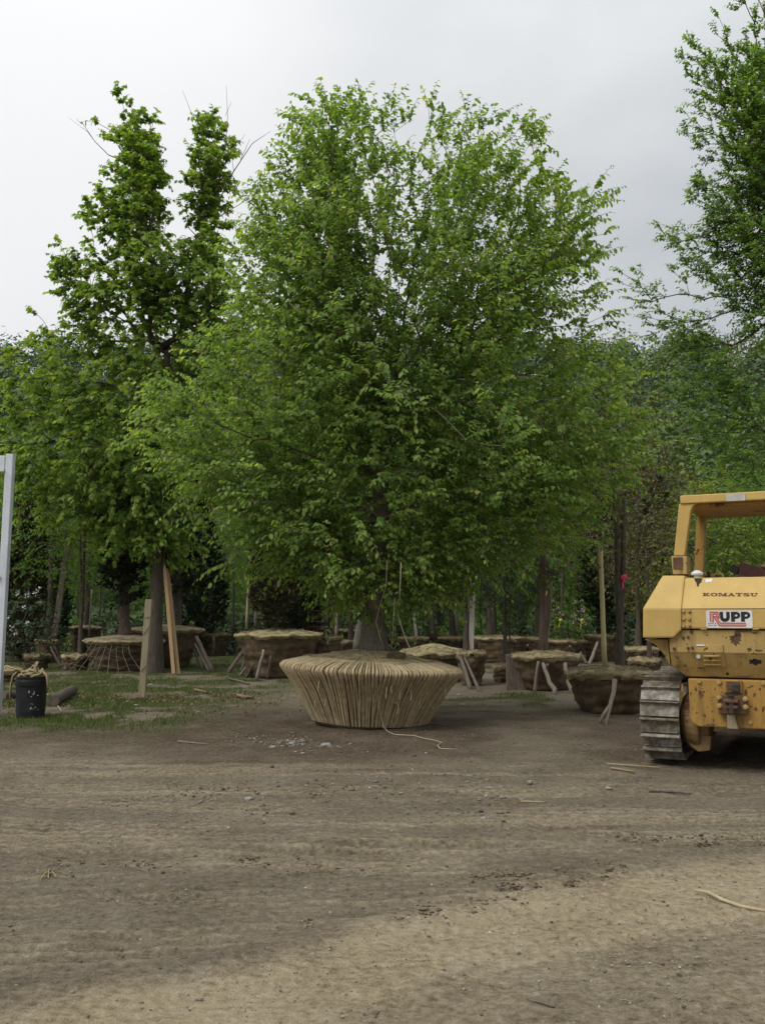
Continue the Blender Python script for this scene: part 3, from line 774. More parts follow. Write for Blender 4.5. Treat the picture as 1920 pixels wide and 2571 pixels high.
ball('K2', 1135, 84, 1596, 35.5, 'far root ball with a straight trunk tied with a yellow ribbon', dome=0.06, ropes=0)
ball('K3', 1245, 140, 1594, 32.5, 'long layered root ball in the far row, right of the grey stake', dome=0.06, ropes=3, layers=6, rbk=0.9)
ball('K4', 1352, 76, 1596, 33.5, 'far root ball half hidden behind the dark trunk', dome=0.06, ropes=0, layers=5)
ball('K5', 1420, 96, 1602, 32, 'far root ball under the pink flowering shrub', dome=0.06, ropes=0, name='balled_shrub', cat='balled shrub')
ball('L', 1266, 64, 1665, 22.5, 'small dark root ball with two thin stems, left of the propped ball', dome=0.04, ropes=0, rbk=0.7)
ball('M', 1367, 168, 1630, 20.5, 'propped burlap root ball with dark trunk and weeping twigs, midway between big tree and bulldozer', dome=0.10, ropes=4, rbk=0.62, layers=4)
ball('N', 1527, 207, 1668, 15.75, 'brown burlap root ball with cane and thin trunk, next to the bulldozer track', dome=0.09, ropes=5, rbk=0.66, layers=4)
ball('O1', 1505, 78, 1589, 33, 'tall root ball behind the yellow cane', dome=0.06, ropes=0, layers=5, rbk=0.85, name='balled_conifer', cat='balled conifer')
ball('O2', 1605, 96, 1620, 30, 'root ball seen between the ribboned trunk and the bulldozer, upper one', dome=0.06, ropes=0)
ball('O3', 1618, 84, 1647, 25, 'root ball seen between the ribboned trunk and the bulldozer, lower one', dome=0.06, ropes=0)

def stem_on(key, u0, u1, v1, r, bark='bark', crown=None, leaf='leaf_mid', cs=1.0, crx=0.0, twigs_seed=None, nm='trunk'):
    """a stem standing on a ball: from its lid at u0 up to (u1, v1)"""
    b = BALLS[key]
    p1 = at(u1, v1, b['y']); x0 = at(u0, 1600, b['y']).x
    off = Vector((b['x'], b['y'], b['z']))
    z0 = b['z'] + b['h'] + b['dome'] * 0.5
    p0 = Vector((x0, b['y'], z0 - 0.1))
    rg = np.random.default_rng(int(u0 * 7) + 3)
    pts = []
    for t in np.linspace(0, 1, 7):
        p = p0.lerp(p1, t) - off
        p.x += rg.normal(0, r * 0.25) * (0 < t < 1); p.y += rg.normal(0, r * 0.25) * (0 < t < 1)
        pts.append(p)
    MB().tube(pts, [r * (1.35 if t == 0 else 1 - 0.3 * t / 6) for t in range(7)], 8).build(nm, M[bark], b['root'], smooth=True)
    if crown:
        tm, cm = TREE_MESH[crown]
        o = link('crown', cm, M[leaf], b['root'], (p0.x - off.x + crx, 0, z0 - off.z - 0.05), (0, 0, rg.uniform(0, 6.28)))
        o.scale = (cs, cs, cs); own_material(o, M[leaf])
        o2 = link('limbs', tm, M[bark], b['root'], (p0.x - off.x + crx, 0, z0 - off.z - 0.05), o.rotation_euler[:]); o2.scale = (cs, cs, cs)
        own_material(o2, M[bark])
stem_on('A', 311, 309, 1480, 0.16, 'bark_red', 'conifer_vase', 'needle', 1.0)
stem_on('B', 440, 442, 1500, 0.13, 'bark', 'conifer_vase', 'needle', 1.1)
stem_on('C', 205, 203, 1340, 0.05, 'bark', 'thin', 'leaf_mid', 0.7)
stem_on('E', 218, 220, 1400, 0.06, 'bark', 'small_round', 'leaf_mid', 1.4)
stem_on('D2', 122, 124, 1450, 0.05, 'bark', 'round_tall', 'leaf_mid', 0.85)
stem_on('F', 528, 530, 1460, 0.10, 'bark_pale', 'round_tall', 'leaf_mid', 0.85)
stem_on('G', 690, 689, 1450, 0.035, 'bark_red', 'conifer_column', 'needle_rust', 0.62)
stem_on('H', 832, 834, 1440, 0.06, 'bark', 'round_tall', 'leaf_dark', 0.7)
stem_on('I', 845, 846, 1440, 0.06, 'bark_pale', 'round_tall', 'leaf_mid', 0.9)
stem_on('I2', 880, 890, 1440, 0.035, 'bark_red', 'small_round', 'leaf_dark', 1.1)
stem_on('K1', 1086, 1085, 1440, 0.13, 'bark', 'round_tall', 'leaf_dark', 0.8)
stem_on('K2', 1136, 1133, 1400, 0.12, 'bark', 'round_tall', 'leaf_mid', 0.8)
stem_on('K3', 1228, 1230, 1480, 0.06, 'bark', 'small_round', 'leaf_mid', 1.25)
stem_on('K4', 1350, 1350, 1480, 0.06, 'bark', 'small_round', 'leaf_dark', 1.2)
stem_on('L', 1267, 1266, 1500, 0.025, 'bark', 'small_round', 'leaf_dark', 0.75)
stem_on('L', 1277, 1279, 1520, 0.022, 'bark')
stem_on('M', 1363, 1372, 1380, 0.10, 'bark_red', 'small_round', 'leaf_mid', 1.12)
stem_on('N', 1552, 1565, 1250, 0.055, 'bark', 'thin', 'leaf_bronze', 0.62)
stem_on('O1', 1520, 1521, 1500, 0.1, 'bark', 'conifer_column', 'needle', 0.75)
stem_on('O2', 1600, 1603, 1450, 0.05, 'bark', 'thin', 'leaf_bronze', 0.8)
stem_on('O3', 1628, 1640, 1480, 0.035, 'bark_red', 'small_round', 'leaf_bronze', 0.8)
stem_on('J2', 1170, 1168, 1480, 0.05, 'bark', 'small_round', 'leaf_dark', 0.8)
b = BALLS['D']
plant('shrub', '', -0.35, 0.0, b['h'] - 0.1, 1.25, 0.4, 'leaf_dark', None, None, parent=b['root'])
b = BALLS['K5']
plant('shrub', '', 0.1, 0.0, b['h'] - 0.1, 0.95, 1.4, 'leaf_mid', None, None, parent=b['root'])
def blossoms(root, cx, cz, n, spread, m, s, seed):
    rg = np.random.default_rng(seed)
    P, D, NN, S, T = [], [], [], [], []
    for k in range(n):
        c = np.array([cx, 0, cz]) + nrm(rg.normal(0, 1, 3)) * spread * rg.uniform(0.75, 1.0) * np.array([1, 1, .9])
        c[1] = -abs(c[1])
        for j in range(9):
            d = rg.normal(0, 1, 3); P.append(c + d * 0.02); D.append(d); NN.append(rg.normal(0, 1, 3)); S.append(s); T.append(rg.random())
    o = link('blossom', leaves_mesh('blossom', *[np.array(q) for q in (P, D, NN, S, T)], LEAF_SIMPLE), M[m], root)
    o['kind'] = 'stuff'
blossoms(BALLS['D']['root'], -0.35, BALLS['D']['h'] + 1.1, 16, 1.05, 'petal', 0.075, 5)
blossoms(BALLS['K5']['root'], 0.1, BALLS['K5']['h'] + 0.85, 22, 0.75, 'petal_pink', 0.06, 6)
# dark weeping twigs round the stem on M
b = BALLS['M']; rg = np.random.default_rng(4)
mb = MB(); c0 = at(1370, 1420, b['y']) - Vector((b['x'], b['y'], b['z']))
for k in range(22):
    a = rg.uniform(0, 6.28); L_ = rg.uniform(0.35, 0.8)
    d = Vector((math.cos(a), math.sin(a), 0))
    mb.tube([c0 + Vector((0, 0, -rg.uniform(0.0, 0.25))), c0 + d * L_ * 0.5 + Vector((0, 0, -0.18)), c0 + d * L_ * 0.9 + Vector((0, 0, 0.0)), c0 + d * L_ + Vector((0, 0, 0.35))], [0.016, 0.012, 0.009, 0.005], 4)
mb.build('dead_twigs', M['bark'], b['root'])

# ------------------------------------------------------------------ the big tree in its rope-laced ball
D0 = 13.95
RT, RB, HB = 1.34, 0.84, 0.80
bc = at(925, 1700, D0)
big = empty('balled_tree', (bc.x, D0, gz1(bc.x, D0) - 0.03), 0)
tag(big, 'large spreading green tree, its root ball laced all round with pale rope', 'balled tree', 'balled and burlapped trees of the nursery')
PROF = [(RB - 0.08, 0.0), (RB, 0.06), (RB + 0.03, 0.13), (0.98, 0.30), (1.11, 0.52), (1.25, 0.70), (RT, HB), (1.345, HB + 0.03), (1.31, HB + 0.055), (1.1, HB + 0.105), (0.85, HB + 0.15), (0.6, HB + 0.20), (0.35, HB + 0.25), (0.0, HB + 0.29)]
th = np.arange(72) * 2 * np.pi / 72
V = []
for i, (r, z) in enumerate(PROF):
    w = 0.018 * np.sin(3 * th + 1) + 0.012 * np.sin(7 * th + 2 + z * 3) + (fbm(th * 5 + 20, np.full(72, z * 7), 90, 3) - 0.5) * 0.04
    rr = np.maximum(0, r - 0.018 + w * (1 if r > 0 else 0)); V.append(np.stack([rr * np.cos(th), rr * np.sin(th), z + (fbm(rr * np.cos(th) * 4 + 9, rr * np.sin(th) * 4, 91, 3) - 0.5) * 0.05 * (z > HB)], 1))
j = np.arange(72); j2 = (j + 1) % 72
F = np.concatenate([np.stack([i * 72 + j, i * 72 + j2, (i + 1) * 72 + j2, (i + 1) * 72 + j], 1) for i in range(len(PROF) - 1)])
rball = link('root_ball', np_mesh('root_ball', np.concatenate(V), [F], smooth=True), M['burlap_fresh'], big)
rball.rotation_euler = (0, R(2.6), 0)
V = []
for i, (r, z) in enumerate([(1.02, HB + .112), (0.97, HB + .138), (0.85, HB + .166), (0.6, HB + .216), (0.35, HB + .266), (0.0, HB + .305)]):
    w = 0.03 * np.sin(9 * th + 1) + 0.02 * np.sin(4 * th)
    rr = np.maximum(0, r + w * (1 if i < 2 else .3) * (r > 0))
    V.append(np.stack([rr * np.cos(th), rr * np.sin(th), z + (fbm(rr * np.cos(th) * 6 + 9, rr * np.sin(th) * 6, 96, 3) - 0.5) * 0.05], 1))
F = np.concatenate([np.stack([i * 72 + j, i * 72 + j2, (i + 1) * 72 + j2, (i + 1) * 72 + j], 1) for i in range(5)])
link('burlap_top', np_mesh('burlap_top', np.concatenate(V), [F], smooth=True), M['burlap_top'], rball)
rg = np.random.default_rng(21)
def wobr(a, z): return 0.018 * math.sin(3 * a + 1) + 0.012 * math.sin(7 * a + 2 + z * 3)
STR_P = [(RB + 0.012, 0.06), (0.985, 0.30), (1.115, 0.52), (1.255, 0.70), (RT + 0.006, HB), (1.35, HB + 0.034), (1.31, HB + 0.062), (1.1, HB + 0.115), (0.95, HB + 0.14)]
N_STR = 300
def strand_mesh(a0, lean, rad, sag):
    mb = MB(); pts = []
    for i, (r, z) in enumerate(STR_P):
        t = i / (len(STR_P) - 1)
        a = a0 + lean * (min(t / 0.55, 1.0) - 0.5)
        off = 0.006 + sag * math.sin(min(t / 0.5, 1) * math.pi)
        rr = r + off + wobr(a, z)
        pts.append((rr * math.cos(a), rr * math.sin(a), z + (0.012 if z > HB + .06 else 0)))
    mb.tube(pts, rad, 5, False)
    return mb.mesh('rope_strand', smooth=True)
a = 0.0; k = 0
while k < N_STR:
    gap = 2 * math.pi / N_STR * (rg.choice([0.7, 0.9, 1.0, 1.2, 2.0], p=[.24, .27, .27, .15, .07]))
    a += gap
    if a > 2 * math.pi: break
    lean = (0.022 if k % 2 else -0.018) + rg.normal(0, 0.018)
    link('rope_strand', strand_mesh(a, lean, rg.uniform(0.0075, 0.0105), rg.normal(0.0, 0.008)), M['rope' if rg.random() < .62 else 'rope_dull'], rball)
    k += 1
# the finer second lacing underneath, too many to tell apart
mb = MB(); vs_all = []
for i in range(330):
    a = rg.uniform(0, 2 * math.pi); lean = rg.normal(0, .05); pts_ = []
    for q, (r, z) in enumerate(STR_P):
        t = q / (len(STR_P) - 1); aa = a + lean * (min(t / 0.55, 1.0) - 0.5); rr = r - .002 + wobr(aa, z)
        pts_.append((rr * math.cos(aa), rr * math.sin(aa), z + (.008 if z > HB + .06 else 0)))
    mb.tube(pts_, rg.uniform(.006, .009), 4, False)
o = mb.build('under_lacing', M['rope_dull'], rball, smooth=True); o['kind'] = 'stuff'
# loops round the top and foot, net of ropes on the lid
mb = MB()
for rr, zz, rad in ((0.93, HB + 0.148, 0.011), (0.98, HB + 0.137, 0.010), (0.55, HB + 0.215, 0.009)):
    pts = []
    for i in range(49):
        q = 2 * math.pi * i / 48
        rw = rr + 0.05 * math.sin(9 * q) + 0.03 * math.sin(4 * q + 1)
        pts.append((rw * math.cos(q), rw * math.sin(q), zz + 0.008 + 0.01 * math.sin(5 * q)))
    mb.tube(pts, rad, 5, False)
for i in range(30):
    q = rg.uniform(0, 6.28); q2 = q + rg.normal(0, 0.55)
    p0 = (0.93 * math.cos(q), 0.93 * math.sin(q)); p1 = (0.22 * math.cos(q2), 0.22 * math.sin(q2))
    pts = []
    for t in np.linspace(0, 1, 6):
        x, y = p0[0] * (1 - t) + p1[0] * t, p0[1] * (1 - t) + p1[1] * t
        r_ = math.hypot(x, y)
        pts.append((x, y, np.interp(r_, [0, .35, .6, .85, 1.1], [HB + .30, HB + .255, HB + .205, HB + .155, HB + .105]) + 0.016))
    mb.tube(pts, 0.007, 4, False)
mb.build('top_lacing', M['rope_dull'], rball, smooth=True)
for i in range(14):
    q = R(-90) + rg.uniform(-1.25, 1.25); t = rg.uniform(0.1, 0.85)
    z = 0.15 + 0.65 * t; r = np.interp(z, [p[1] for p in STR_P[:6]], [p[0] for p in STR_P[:6]]) + 0.03
    p = Vector((r * math.cos(q), r * math.sin(q), z)); o_ = Vector((math.cos(q), math.sin(q), 0))
    l = rg.uniform(0.06, 0.16); s_t = rg.normal(0, 0.03)
    MB().tube([p, p + o_ * 0.02 + Vector((s_t, 0, 0.01)), p + o_ * 0.03 + Vector((s_t * 1.5, 0, -l * 0.5)), p + o_ * 0.02 + Vector((s_t * 1.2, 0, -l))], [0.006, 0.007, 0.006, 0.009], 5).build('rope_end', M['cord'], rball)
MB().add([(0.22, -0.62, HB + .265), (0.46, -0.55, HB + .245), (0.50, -0.36, HB + .28), (0.30, -0.34, HB + .31), (0.22, -0.62, HB + .2), (0.46, -0.55, HB + .19), (0.50, -0.36, HB + .21), (0.30, -0.34, HB + .23)],
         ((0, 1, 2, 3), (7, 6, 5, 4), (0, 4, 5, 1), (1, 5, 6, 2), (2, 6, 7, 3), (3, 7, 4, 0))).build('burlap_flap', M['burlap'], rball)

OUT = [(182, 715, 745), (188, 722, 915), (235, 708, 985), (270, 690, 1085), (310, 650, 1150), (345, 622, 1200), (400, 590, 1240), (440, 545, 1272), (500, 520, 1300), (560, 500, 1300),
       (610, 480, 1340), (660, 470, 1405), (720, 440, 1385), (760, 420, 1365), (800, 370, 1390), (850, 345, 1405), (930, 310, 1400), (1000, 325, 1375), (1040, 315, 1350),
       (1080, 360, 1310), (1110, 420, 1285), (1140, 490, 1245), (1175, 580, 1150), (1210, 660, 1000), (1240, 720, 900), (1275, 770, 850), (1290, 790, 830)]
ov = np.array([o[0] for o in OUT]); ol = np.array([o[1] for o in OUT]); orr = np.array([o[2] for o in OUT])
rgt = np.random.default_rng(5)
px = D0 / 1995.0
pts = []
wv = np.interp(np.arange(182, 1285), ov, orr - ol); cw = np.cumsum(wv); cw /= cw[-1]
tbx = at(938, 1617, D0).x
def env(v, az):
    """a point of the crown's outer skin: half-widths to the left and right are measured, the depth follows from them"""
    l, r_ = np.interp(v, ov, ol), np.interp(v, ov, orr)
    p, q = at(*dp(l, v), D0), at(*dp(r_, v), D0)
    c, hw = (p.x + q.x) / 2, (q.x - p.x) / 2
    return np.array([c + hw * math.cos(az), D0 + 0.8 * hw * math.sin(az), p.z])
skin = []
for i in range(390):                                          # long ascending limbs, fanning from the low fork
    v = 182 + np.searchsorted(cw, rgt.random() ** 1.05 if i % 4 else rgt.random() * .28)
    az = rgt.uniform(0, 2 * math.pi) if i % 5 < 3 else (rgt.normal(0, .45) + math.pi * (rgt.random() < .6))
    e_ = env(v, az)
    c_ = np.array([tbx + .12, D0, e_[2] - 1.2])
    k_ = rgt.uniform(0.86, 1.01) if i % 3 else rgt.uniform(.45, .8)
    e_ = c_ + (e_ - c_) * k_
    zs = 2.3 + 0.30 * max(0, e_[2] - 3.2) * rgt.uniform(.5, 1.0)
    zs = min(zs, e_[2] - 0.25)
    s_ = np.array([tbx + .1, D0, zs])
    ln_ = np.linalg.norm(e_ - s_)
    m_ = (s_ + e_) / 2 + np.array([0, 0, 0.05 * ln_])
    n_ = int((6 + ln_ * 2.0) * (0.8 if e_[2] > 6.5 else 1.0))
    for t in np.sqrt(np.linspace(.05, 1, n_)):
        p = (1 - t) ** 2 * s_ + 2 * t * (1 - t) * m_ + t * t * e_
        sg = .05 + .30 * math.sin(math.pi * min(1, t * .92)) ** .8
        pts.append(p + rgt.normal(0, 1, 3) * sg * np.array([1, 1, .8]))
for i in range(30):                                            # low leafy shoots round the foot of the crown
    az = rgt.uniform(0, 2 * math.pi); rr = rgt.uniform(.35, 1.7)
    e_ = np.array([tbx + rr * math.cos(az), D0 + rr * math.sin(az), 1.55 + .38 * rr + rgt.uniform(0, .5)])
    s_ = np.array([tbx, D0, max(1.5, e_[2] - .25)])
    for t in (.35, .55, .75, .9, 1.0): pts.append(s_ * (1 - t) + e_ * t + rgt.normal(0, .07, 3))
pts = [tuple(p) for p in pts if p[2] > np.interp(abs(p[0] - tbx), [0, .6, 1.5, 3, 4.5], [1.5, 1.55, 1.9, 2.5, 2.9])]
pts = np.array(pts)
_nn = np.array([np.partition(np.linalg.norm(pts - p, axis=1), 3)[3] for p in pts]); pts = pts[_nn < 0.42]
tb = at(938, 1617, D0)
z_b = HB + 0.22
trunk = [(tb.x, D0, z_b), (tb.x + .0, D0, z_b + 0.35), (tb.x + 0.02, D0 + .02, z_b + 0.8), (tb.x + 0.05, D0, z_b + 1.3), (tb.x + 0.08, D0 + .03, z_b + 1.9), (tb.x + 0.12, D0, z_b + 2.7), (tb.x + 0.2, D0, z_b + 3.6)]
tm, leaf, nodes, par, rad = make_tree_meshes('big', pts, trunk, 0.20, rgt, tip=0.003, bf=0.45, expo=2.1, twigs=3, tl=(0.26, 0.62), nleaf=10, ls=0.080, up=0.7, droop=0.30, hang=0.8, tint=(0.42, 0.17), flare=1.25, first=2, leafless=0.06)
offv = np.array([big.location.x, big.location.y, big.location.z])
def shift(me, off):
    n = len(me.vertices); a_ = np.empty(n * 3, np.float32); me.vertices.foreach_get('co', a_)
    a_ = a_.reshape(-1, 3) - off; me.vertices.foreach_set('co', a_.ravel()); me.update()
shift(tm, offv)
link('trunk', tm, M['bark_hero'], big)
P, D, NN, S, T = leaf
order = np.argsort(P[:, 1]); front = order[:260]; rest = order[260:]
cme = leaves_mesh('crown', P[rest] - offv, D[rest], NN[rest], S[rest], T[rest], LEAF_OVAL)
crown = link('crown', cme, M['leaf_hero'], big)
lm = [leaves_mesh('leaf', np.zeros((1, 3)), np.array([[1., 0, 0]]), np.array([[0, 0, 1.]]), np.ones(1), np.array([q]), LEAF_OVAL) for q in (0.15, 0.3, 0.45, 0.6, 0.75)]
for me in lm: me.materials.append(M['leaf_hero'])
for i in front:
    d = Vector(D[i]).normalized(); bb = Vector(np.cross(NN[i], d)).normalized(); nn = d.cross(bb)
    mt = Matrix(((d.x, bb.x, nn.x), (d.y, bb.y, nn.y), (d.z, bb.z, nn.z))) * float(S[i])
    o = bpy.data.objects.new('leaf', lm[int(np.clip(T[i] * 5, 0, 4))]); COL.objects.link(o); o.parent = crown
    m4 = mt.to_4x4(); m4.translation = Vector(P[i] - offv); o.matrix_local = m4

# ------------------------------------------------------------------ the maple on the left
MB_ = [(255, 225, 18, 18), (285, 290, 42, 55), (310, 245, 20, 12), (300, 375, 58, 55), (255, 450, 66, 45), (330, 470, 65, 65), (435, 255, 45, 28), (470, 290, 48, 30), (460, 350, 42, 48), (425, 420, 48, 55),
       (430, 500, 58, 55), (215, 445, 30, 18), (380, 570, 105, 60), (180, 570, 75, 38), (95, 585, 48, 14), (205, 630, 52, 42), (330, 640, 80, 55), (450, 640, 80, 75), (90, 690, 52, 22), (165, 715, 90, 42),
       (300, 750, 115, 70), (420, 760, 100, 80), (110, 800, 105, 70), (250, 870, 165, 95), (70, 930, 100, 80), (200, 1000, 160, 90), (150, 1090, 100, 50), (330, 1000, 120, 110), (280, 1150, 105, 40),
       (330, 1100, 110, 55), (165, 300, 24, 6), (320, 1175, 70, 22), (500, 850, 90, 90), (480, 700, 70, 70)]
DM = 26.0
rgm = np.random.default_rng(8)
ptm = blob_points([(u, v, a + 3, c + 3) for u, v, a, c in MB_] + [(290, 330, 34, 60), (315, 430, 40, 80), (445, 400, 34, 100), (250, 660, 50, 40), (380, 670, 80, 70)], DM, 1500, rgm, 0.9)
xz = lambda u, v: (lambda p: (p.x, p.z))(at(*dp(u, v), DM))
_xl, _xr, _xt = xz(318, 500)[0], xz(438, 500)[0], xz(408, 1000)[0]; _zs, _zg = xz(0, 640)[1], xz(0, 540)[1]; _xg = xz(372, 450)[0]
hi = ptm[:, 2] > _zs
lf_ = hi & (ptm[:, 0] < _xg); rt2 = hi & (ptm[:, 0] >= _xg)
lo = ptm[~hi].copy(); lo[:, 0] = _xt + (lo[:, 0] - _xt) * 1.05
ptm = np.concatenate([ptm[hi][::2], lo[::2], fan_points(ptm[lf_], _xl, DM, 2.0, 110, rgm, 1.2, .26, 7.0), fan_points(ptm[rt2], _xr, DM, 2.4, 60, rgm, 1.3, .26, 7.5), fan_points(lo, _xt, DM, 1.4, 130, rgm, 1.0, .2, 3.0)])
ptm = ptm[~((np.abs(ptm[:, 0] - _xg) < .30) & (ptm[:, 2] > _zg))]
thin_out = lambda P, d: P[np.array([np.partition(np.linalg.norm(P - p, axis=1), 2)[2] for p in P]) < d]
ptm = thin_out(ptm, .8)
b0 = at(386, 1668, DM)
tp = [at(388, 1668, DM), at(391, 1560, DM), at(396, 1440, DM), at(402, 1300, DM), at(408, 1150, DM), at(414, 1000, DM), at(420, 880, DM)]
tp = [(p.x, DM, p.z) for p in tp]; tp[0] = (b0.x, DM, -0.05)
tm, leaf, nodes, *_ = make_tree_meshes('maple', ptm, tp, 0.205, rgm, tip=0.007, rise=0.6, bf=0.4, expo=2.2, twigs=3, tl=(0.25, 0.55), nleaf=6, ls=0.14, shape=LEAF_MAPLE, up=0.4, droop=0.4, hang=0.75, tint=(0.45, 0.2), first=2, twig_r=0.004)
mo = np.array([b0.x, DM, 0.0]); shift(tm, mo)
maple = empty('maple_tree', tuple(mo)); tag(maple, 'tall maple with a gappy two-spired crown, growing left of the rope-laced tree', 'tree')
mtk = link('trunk', tm, M['bark'], maple)
leaf = (leaf[0] - mo, *leaf[1:])
link('crown', crown_mesh('maple', leaf, LEAF_MAPLE), M['leaf_maple'], maple)
# bare dead shoots above its crown
mb = MB()
for path, r0 in (([(300, 400), (262, 345), (235, 335), (205, 305), (180, 268), (170, 262), (165, 255)], .022), ([(205, 305), (190, 285), (150, 255)], .010),
                 ([(440, 480), (470, 420), (487, 330), (492, 250), (489, 185)], .02), ([(470, 440), (505, 370), (545, 310), (585, 283)], .022), ([(520, 345), (540, 300)], .01),
                 ([(470, 470), (520, 440), (548, 412)], .014), ([(440, 300), (410, 235), (395, 195)], .012), ([(487, 250), (500, 220)], .007), ([(330, 400), (345, 340), (352, 310)], .014), ([(345, 340), (360, 320)], .008), ([(505, 370), (500, 330), (530, 290)], .01)):
    pp = [at(*dp(u, v), DM) - Vector(mo) for u, v in path]
    mb.tube(pp, list(np.linspace(r0, 0.004, len(pp))), 4)
mb.build('dead_shoots', M['bark'], maple)

# ------------------------------------------------------------------ the tall tree on the right
RB_ = [(1600, 30, 62, 60), (1560, 60, 20, 40), (1490, 85, 22, 28), (1530, 160, 50, 50), (1620, 150, 60, 80), (1435, 240, 24, 24), (1475, 285, 50, 42), (1560, 270, 70, 60), (1640, 270, 60, 80), (1402, 392, 18, 8), (1440, 415, 40, 22),
       (1520, 400, 85, 50), (1620, 400, 60, 70), (1460, 500, 45, 28), (1540, 510, 85, 42), (1620, 520, 70, 60), (1500, 585, 55, 16), (1590, 610, 70, 36), (1650, 690, 30, 22), (1625, 675, 50, 16),
       (1355, 590, 34, 24), (1395, 635, 50, 30), (1475, 620, 26, 22), (1460, 700, 64, 40), (1530, 720, 55, 32), (1430, 780, 75, 24), (1560, 790, 75, 22), (1510, 850, 80, 26), (1610, 850, 60, 40), (1570, 930, 90, 36), (1470, 900, 55, 30),
       (1610, 250, 75, 180), (1640, 430, 65, 130), (1570, 440, 85, 70), (1720, 60, 70, 90), (1730, 200, 80, 100), (1720, 340, 90, 100), (1720, 480, 90, 80), (1740, 600, 90, 60), (1720, 720, 80, 50), (1800, 300, 90, 140), (1850, 450, 100, 100), (1800, 650, 100, 70), (1690, -60, 60, 60), (1760, -80, 60, 90)]
DR = 24.0
rgr = np.random.default_rng(12)
ptr = blob_points(RB_, DR, 1500, rgr, 0.8)
ptr = np.concatenate([ptr[::4], fan_points(ptr, at(1990, 900, DR).x, DR, 1.15, 420, rgr, 1.25, .17, 3.5)])
ptr = thin_out(ptr, .5)
rb0 = at(2000, 1700, DR)
tp = [(rb0.x, DR, -0.05)] + [tuple(at(*dp(u, v), DR)) for u, v in ((1722, 1250), (1720, 1100), (1716, 960), (1712, 820), (1706, 680), (1700, 500), (1696, 340))]
tp = [(p[0], DR, p[2]) for p in tp]
tm, leaf, *_ = make_tree_meshes('right_tree', ptr, tp, 0.25, rgr, tip=0.006, rise=0.95, bf=0.55, expo=2.2, twigs=3, tl=(0.25, 0.5), nleaf=9, ls=0.09, up=0.9, droop=0.25, hang=0.5, tint=(0.4, 0.2), first=2, twig_r=0.004)
ro = np.array([rb0.x, DR, 0.0]); shift(tm, ro)
rt_ = empty('shade_tree', tuple(ro)); tag(rt_, 'tall dark green tree leaning in from the right edge, above the bulldozer', 'tree')
link('trunk', tm, M['bark'], rt_)
link('crown', crown_mesh('right_tree', (leaf[0] - ro, *leaf[1:]), LEAF_OVAL), M['leaf_cool'], rt_)

# ------------------------------------------------------------------ trees standing behind the nursery rows
rgb = np.random.default_rng(31)
def bg(key, u, depth, scale, leaf, label, bark='bark', cat='tree', name=None, group='trees behind the nursery rows', sz=None):
    x = at(u, 1545, depth).x
    return plant(key, name or 'nursery_tree', x, depth, gz1(x, depth) - 0.05, scale, rgb.uniform(0, 6.28), leaf, label, cat, group, bark, sz=sz)
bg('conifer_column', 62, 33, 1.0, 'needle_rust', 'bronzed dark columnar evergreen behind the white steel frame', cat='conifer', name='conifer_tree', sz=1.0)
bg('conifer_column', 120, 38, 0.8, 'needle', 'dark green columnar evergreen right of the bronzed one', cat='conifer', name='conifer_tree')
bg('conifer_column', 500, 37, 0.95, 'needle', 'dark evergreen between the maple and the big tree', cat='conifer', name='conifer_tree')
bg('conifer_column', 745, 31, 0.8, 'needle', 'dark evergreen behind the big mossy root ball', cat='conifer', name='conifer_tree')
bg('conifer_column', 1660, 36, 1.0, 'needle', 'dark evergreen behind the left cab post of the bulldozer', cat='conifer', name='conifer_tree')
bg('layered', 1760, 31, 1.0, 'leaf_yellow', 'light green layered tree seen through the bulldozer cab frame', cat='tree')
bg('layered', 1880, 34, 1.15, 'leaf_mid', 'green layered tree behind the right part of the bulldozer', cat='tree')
bg('thin', 1690, 40, 1.2, 'leaf_yellow', 'thin yellow-green tree rising behind the bulldozer roof')
bg('thin', 1610, 37, 1.1, 'leaf_bronze', 'thin bronze-leaved tree left of the bulldozer roof')
bg('upright', 20, 46, 0.95, 'leaf_yellow', 'yellow-green tree at the left edge behind the steel frame')
bg('round_tall', 200, 46, 1.0, 'leaf_mid', 'green tree behind the leaning strung pole')
BGT = []
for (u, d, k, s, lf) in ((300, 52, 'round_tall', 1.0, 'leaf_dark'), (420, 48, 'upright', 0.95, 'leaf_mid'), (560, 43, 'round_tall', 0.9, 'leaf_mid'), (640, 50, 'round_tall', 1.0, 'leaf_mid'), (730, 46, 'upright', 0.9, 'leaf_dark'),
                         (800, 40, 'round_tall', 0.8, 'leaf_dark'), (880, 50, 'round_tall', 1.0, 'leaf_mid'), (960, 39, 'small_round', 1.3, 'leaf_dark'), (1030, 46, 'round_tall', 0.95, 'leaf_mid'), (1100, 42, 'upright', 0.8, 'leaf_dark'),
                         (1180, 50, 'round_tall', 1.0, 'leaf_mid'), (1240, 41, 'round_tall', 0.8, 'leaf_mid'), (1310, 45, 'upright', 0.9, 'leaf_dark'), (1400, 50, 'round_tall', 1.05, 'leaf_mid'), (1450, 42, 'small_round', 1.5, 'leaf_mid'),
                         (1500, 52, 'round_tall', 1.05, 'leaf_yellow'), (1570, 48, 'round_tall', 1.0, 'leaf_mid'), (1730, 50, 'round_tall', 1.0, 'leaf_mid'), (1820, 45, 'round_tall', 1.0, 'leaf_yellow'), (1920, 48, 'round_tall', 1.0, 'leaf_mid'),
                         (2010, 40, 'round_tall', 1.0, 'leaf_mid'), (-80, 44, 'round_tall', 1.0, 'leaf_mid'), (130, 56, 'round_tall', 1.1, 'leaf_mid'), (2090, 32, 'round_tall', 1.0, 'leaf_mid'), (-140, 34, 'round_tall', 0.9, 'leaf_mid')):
    BGT.append((u, d, k, s, lf))
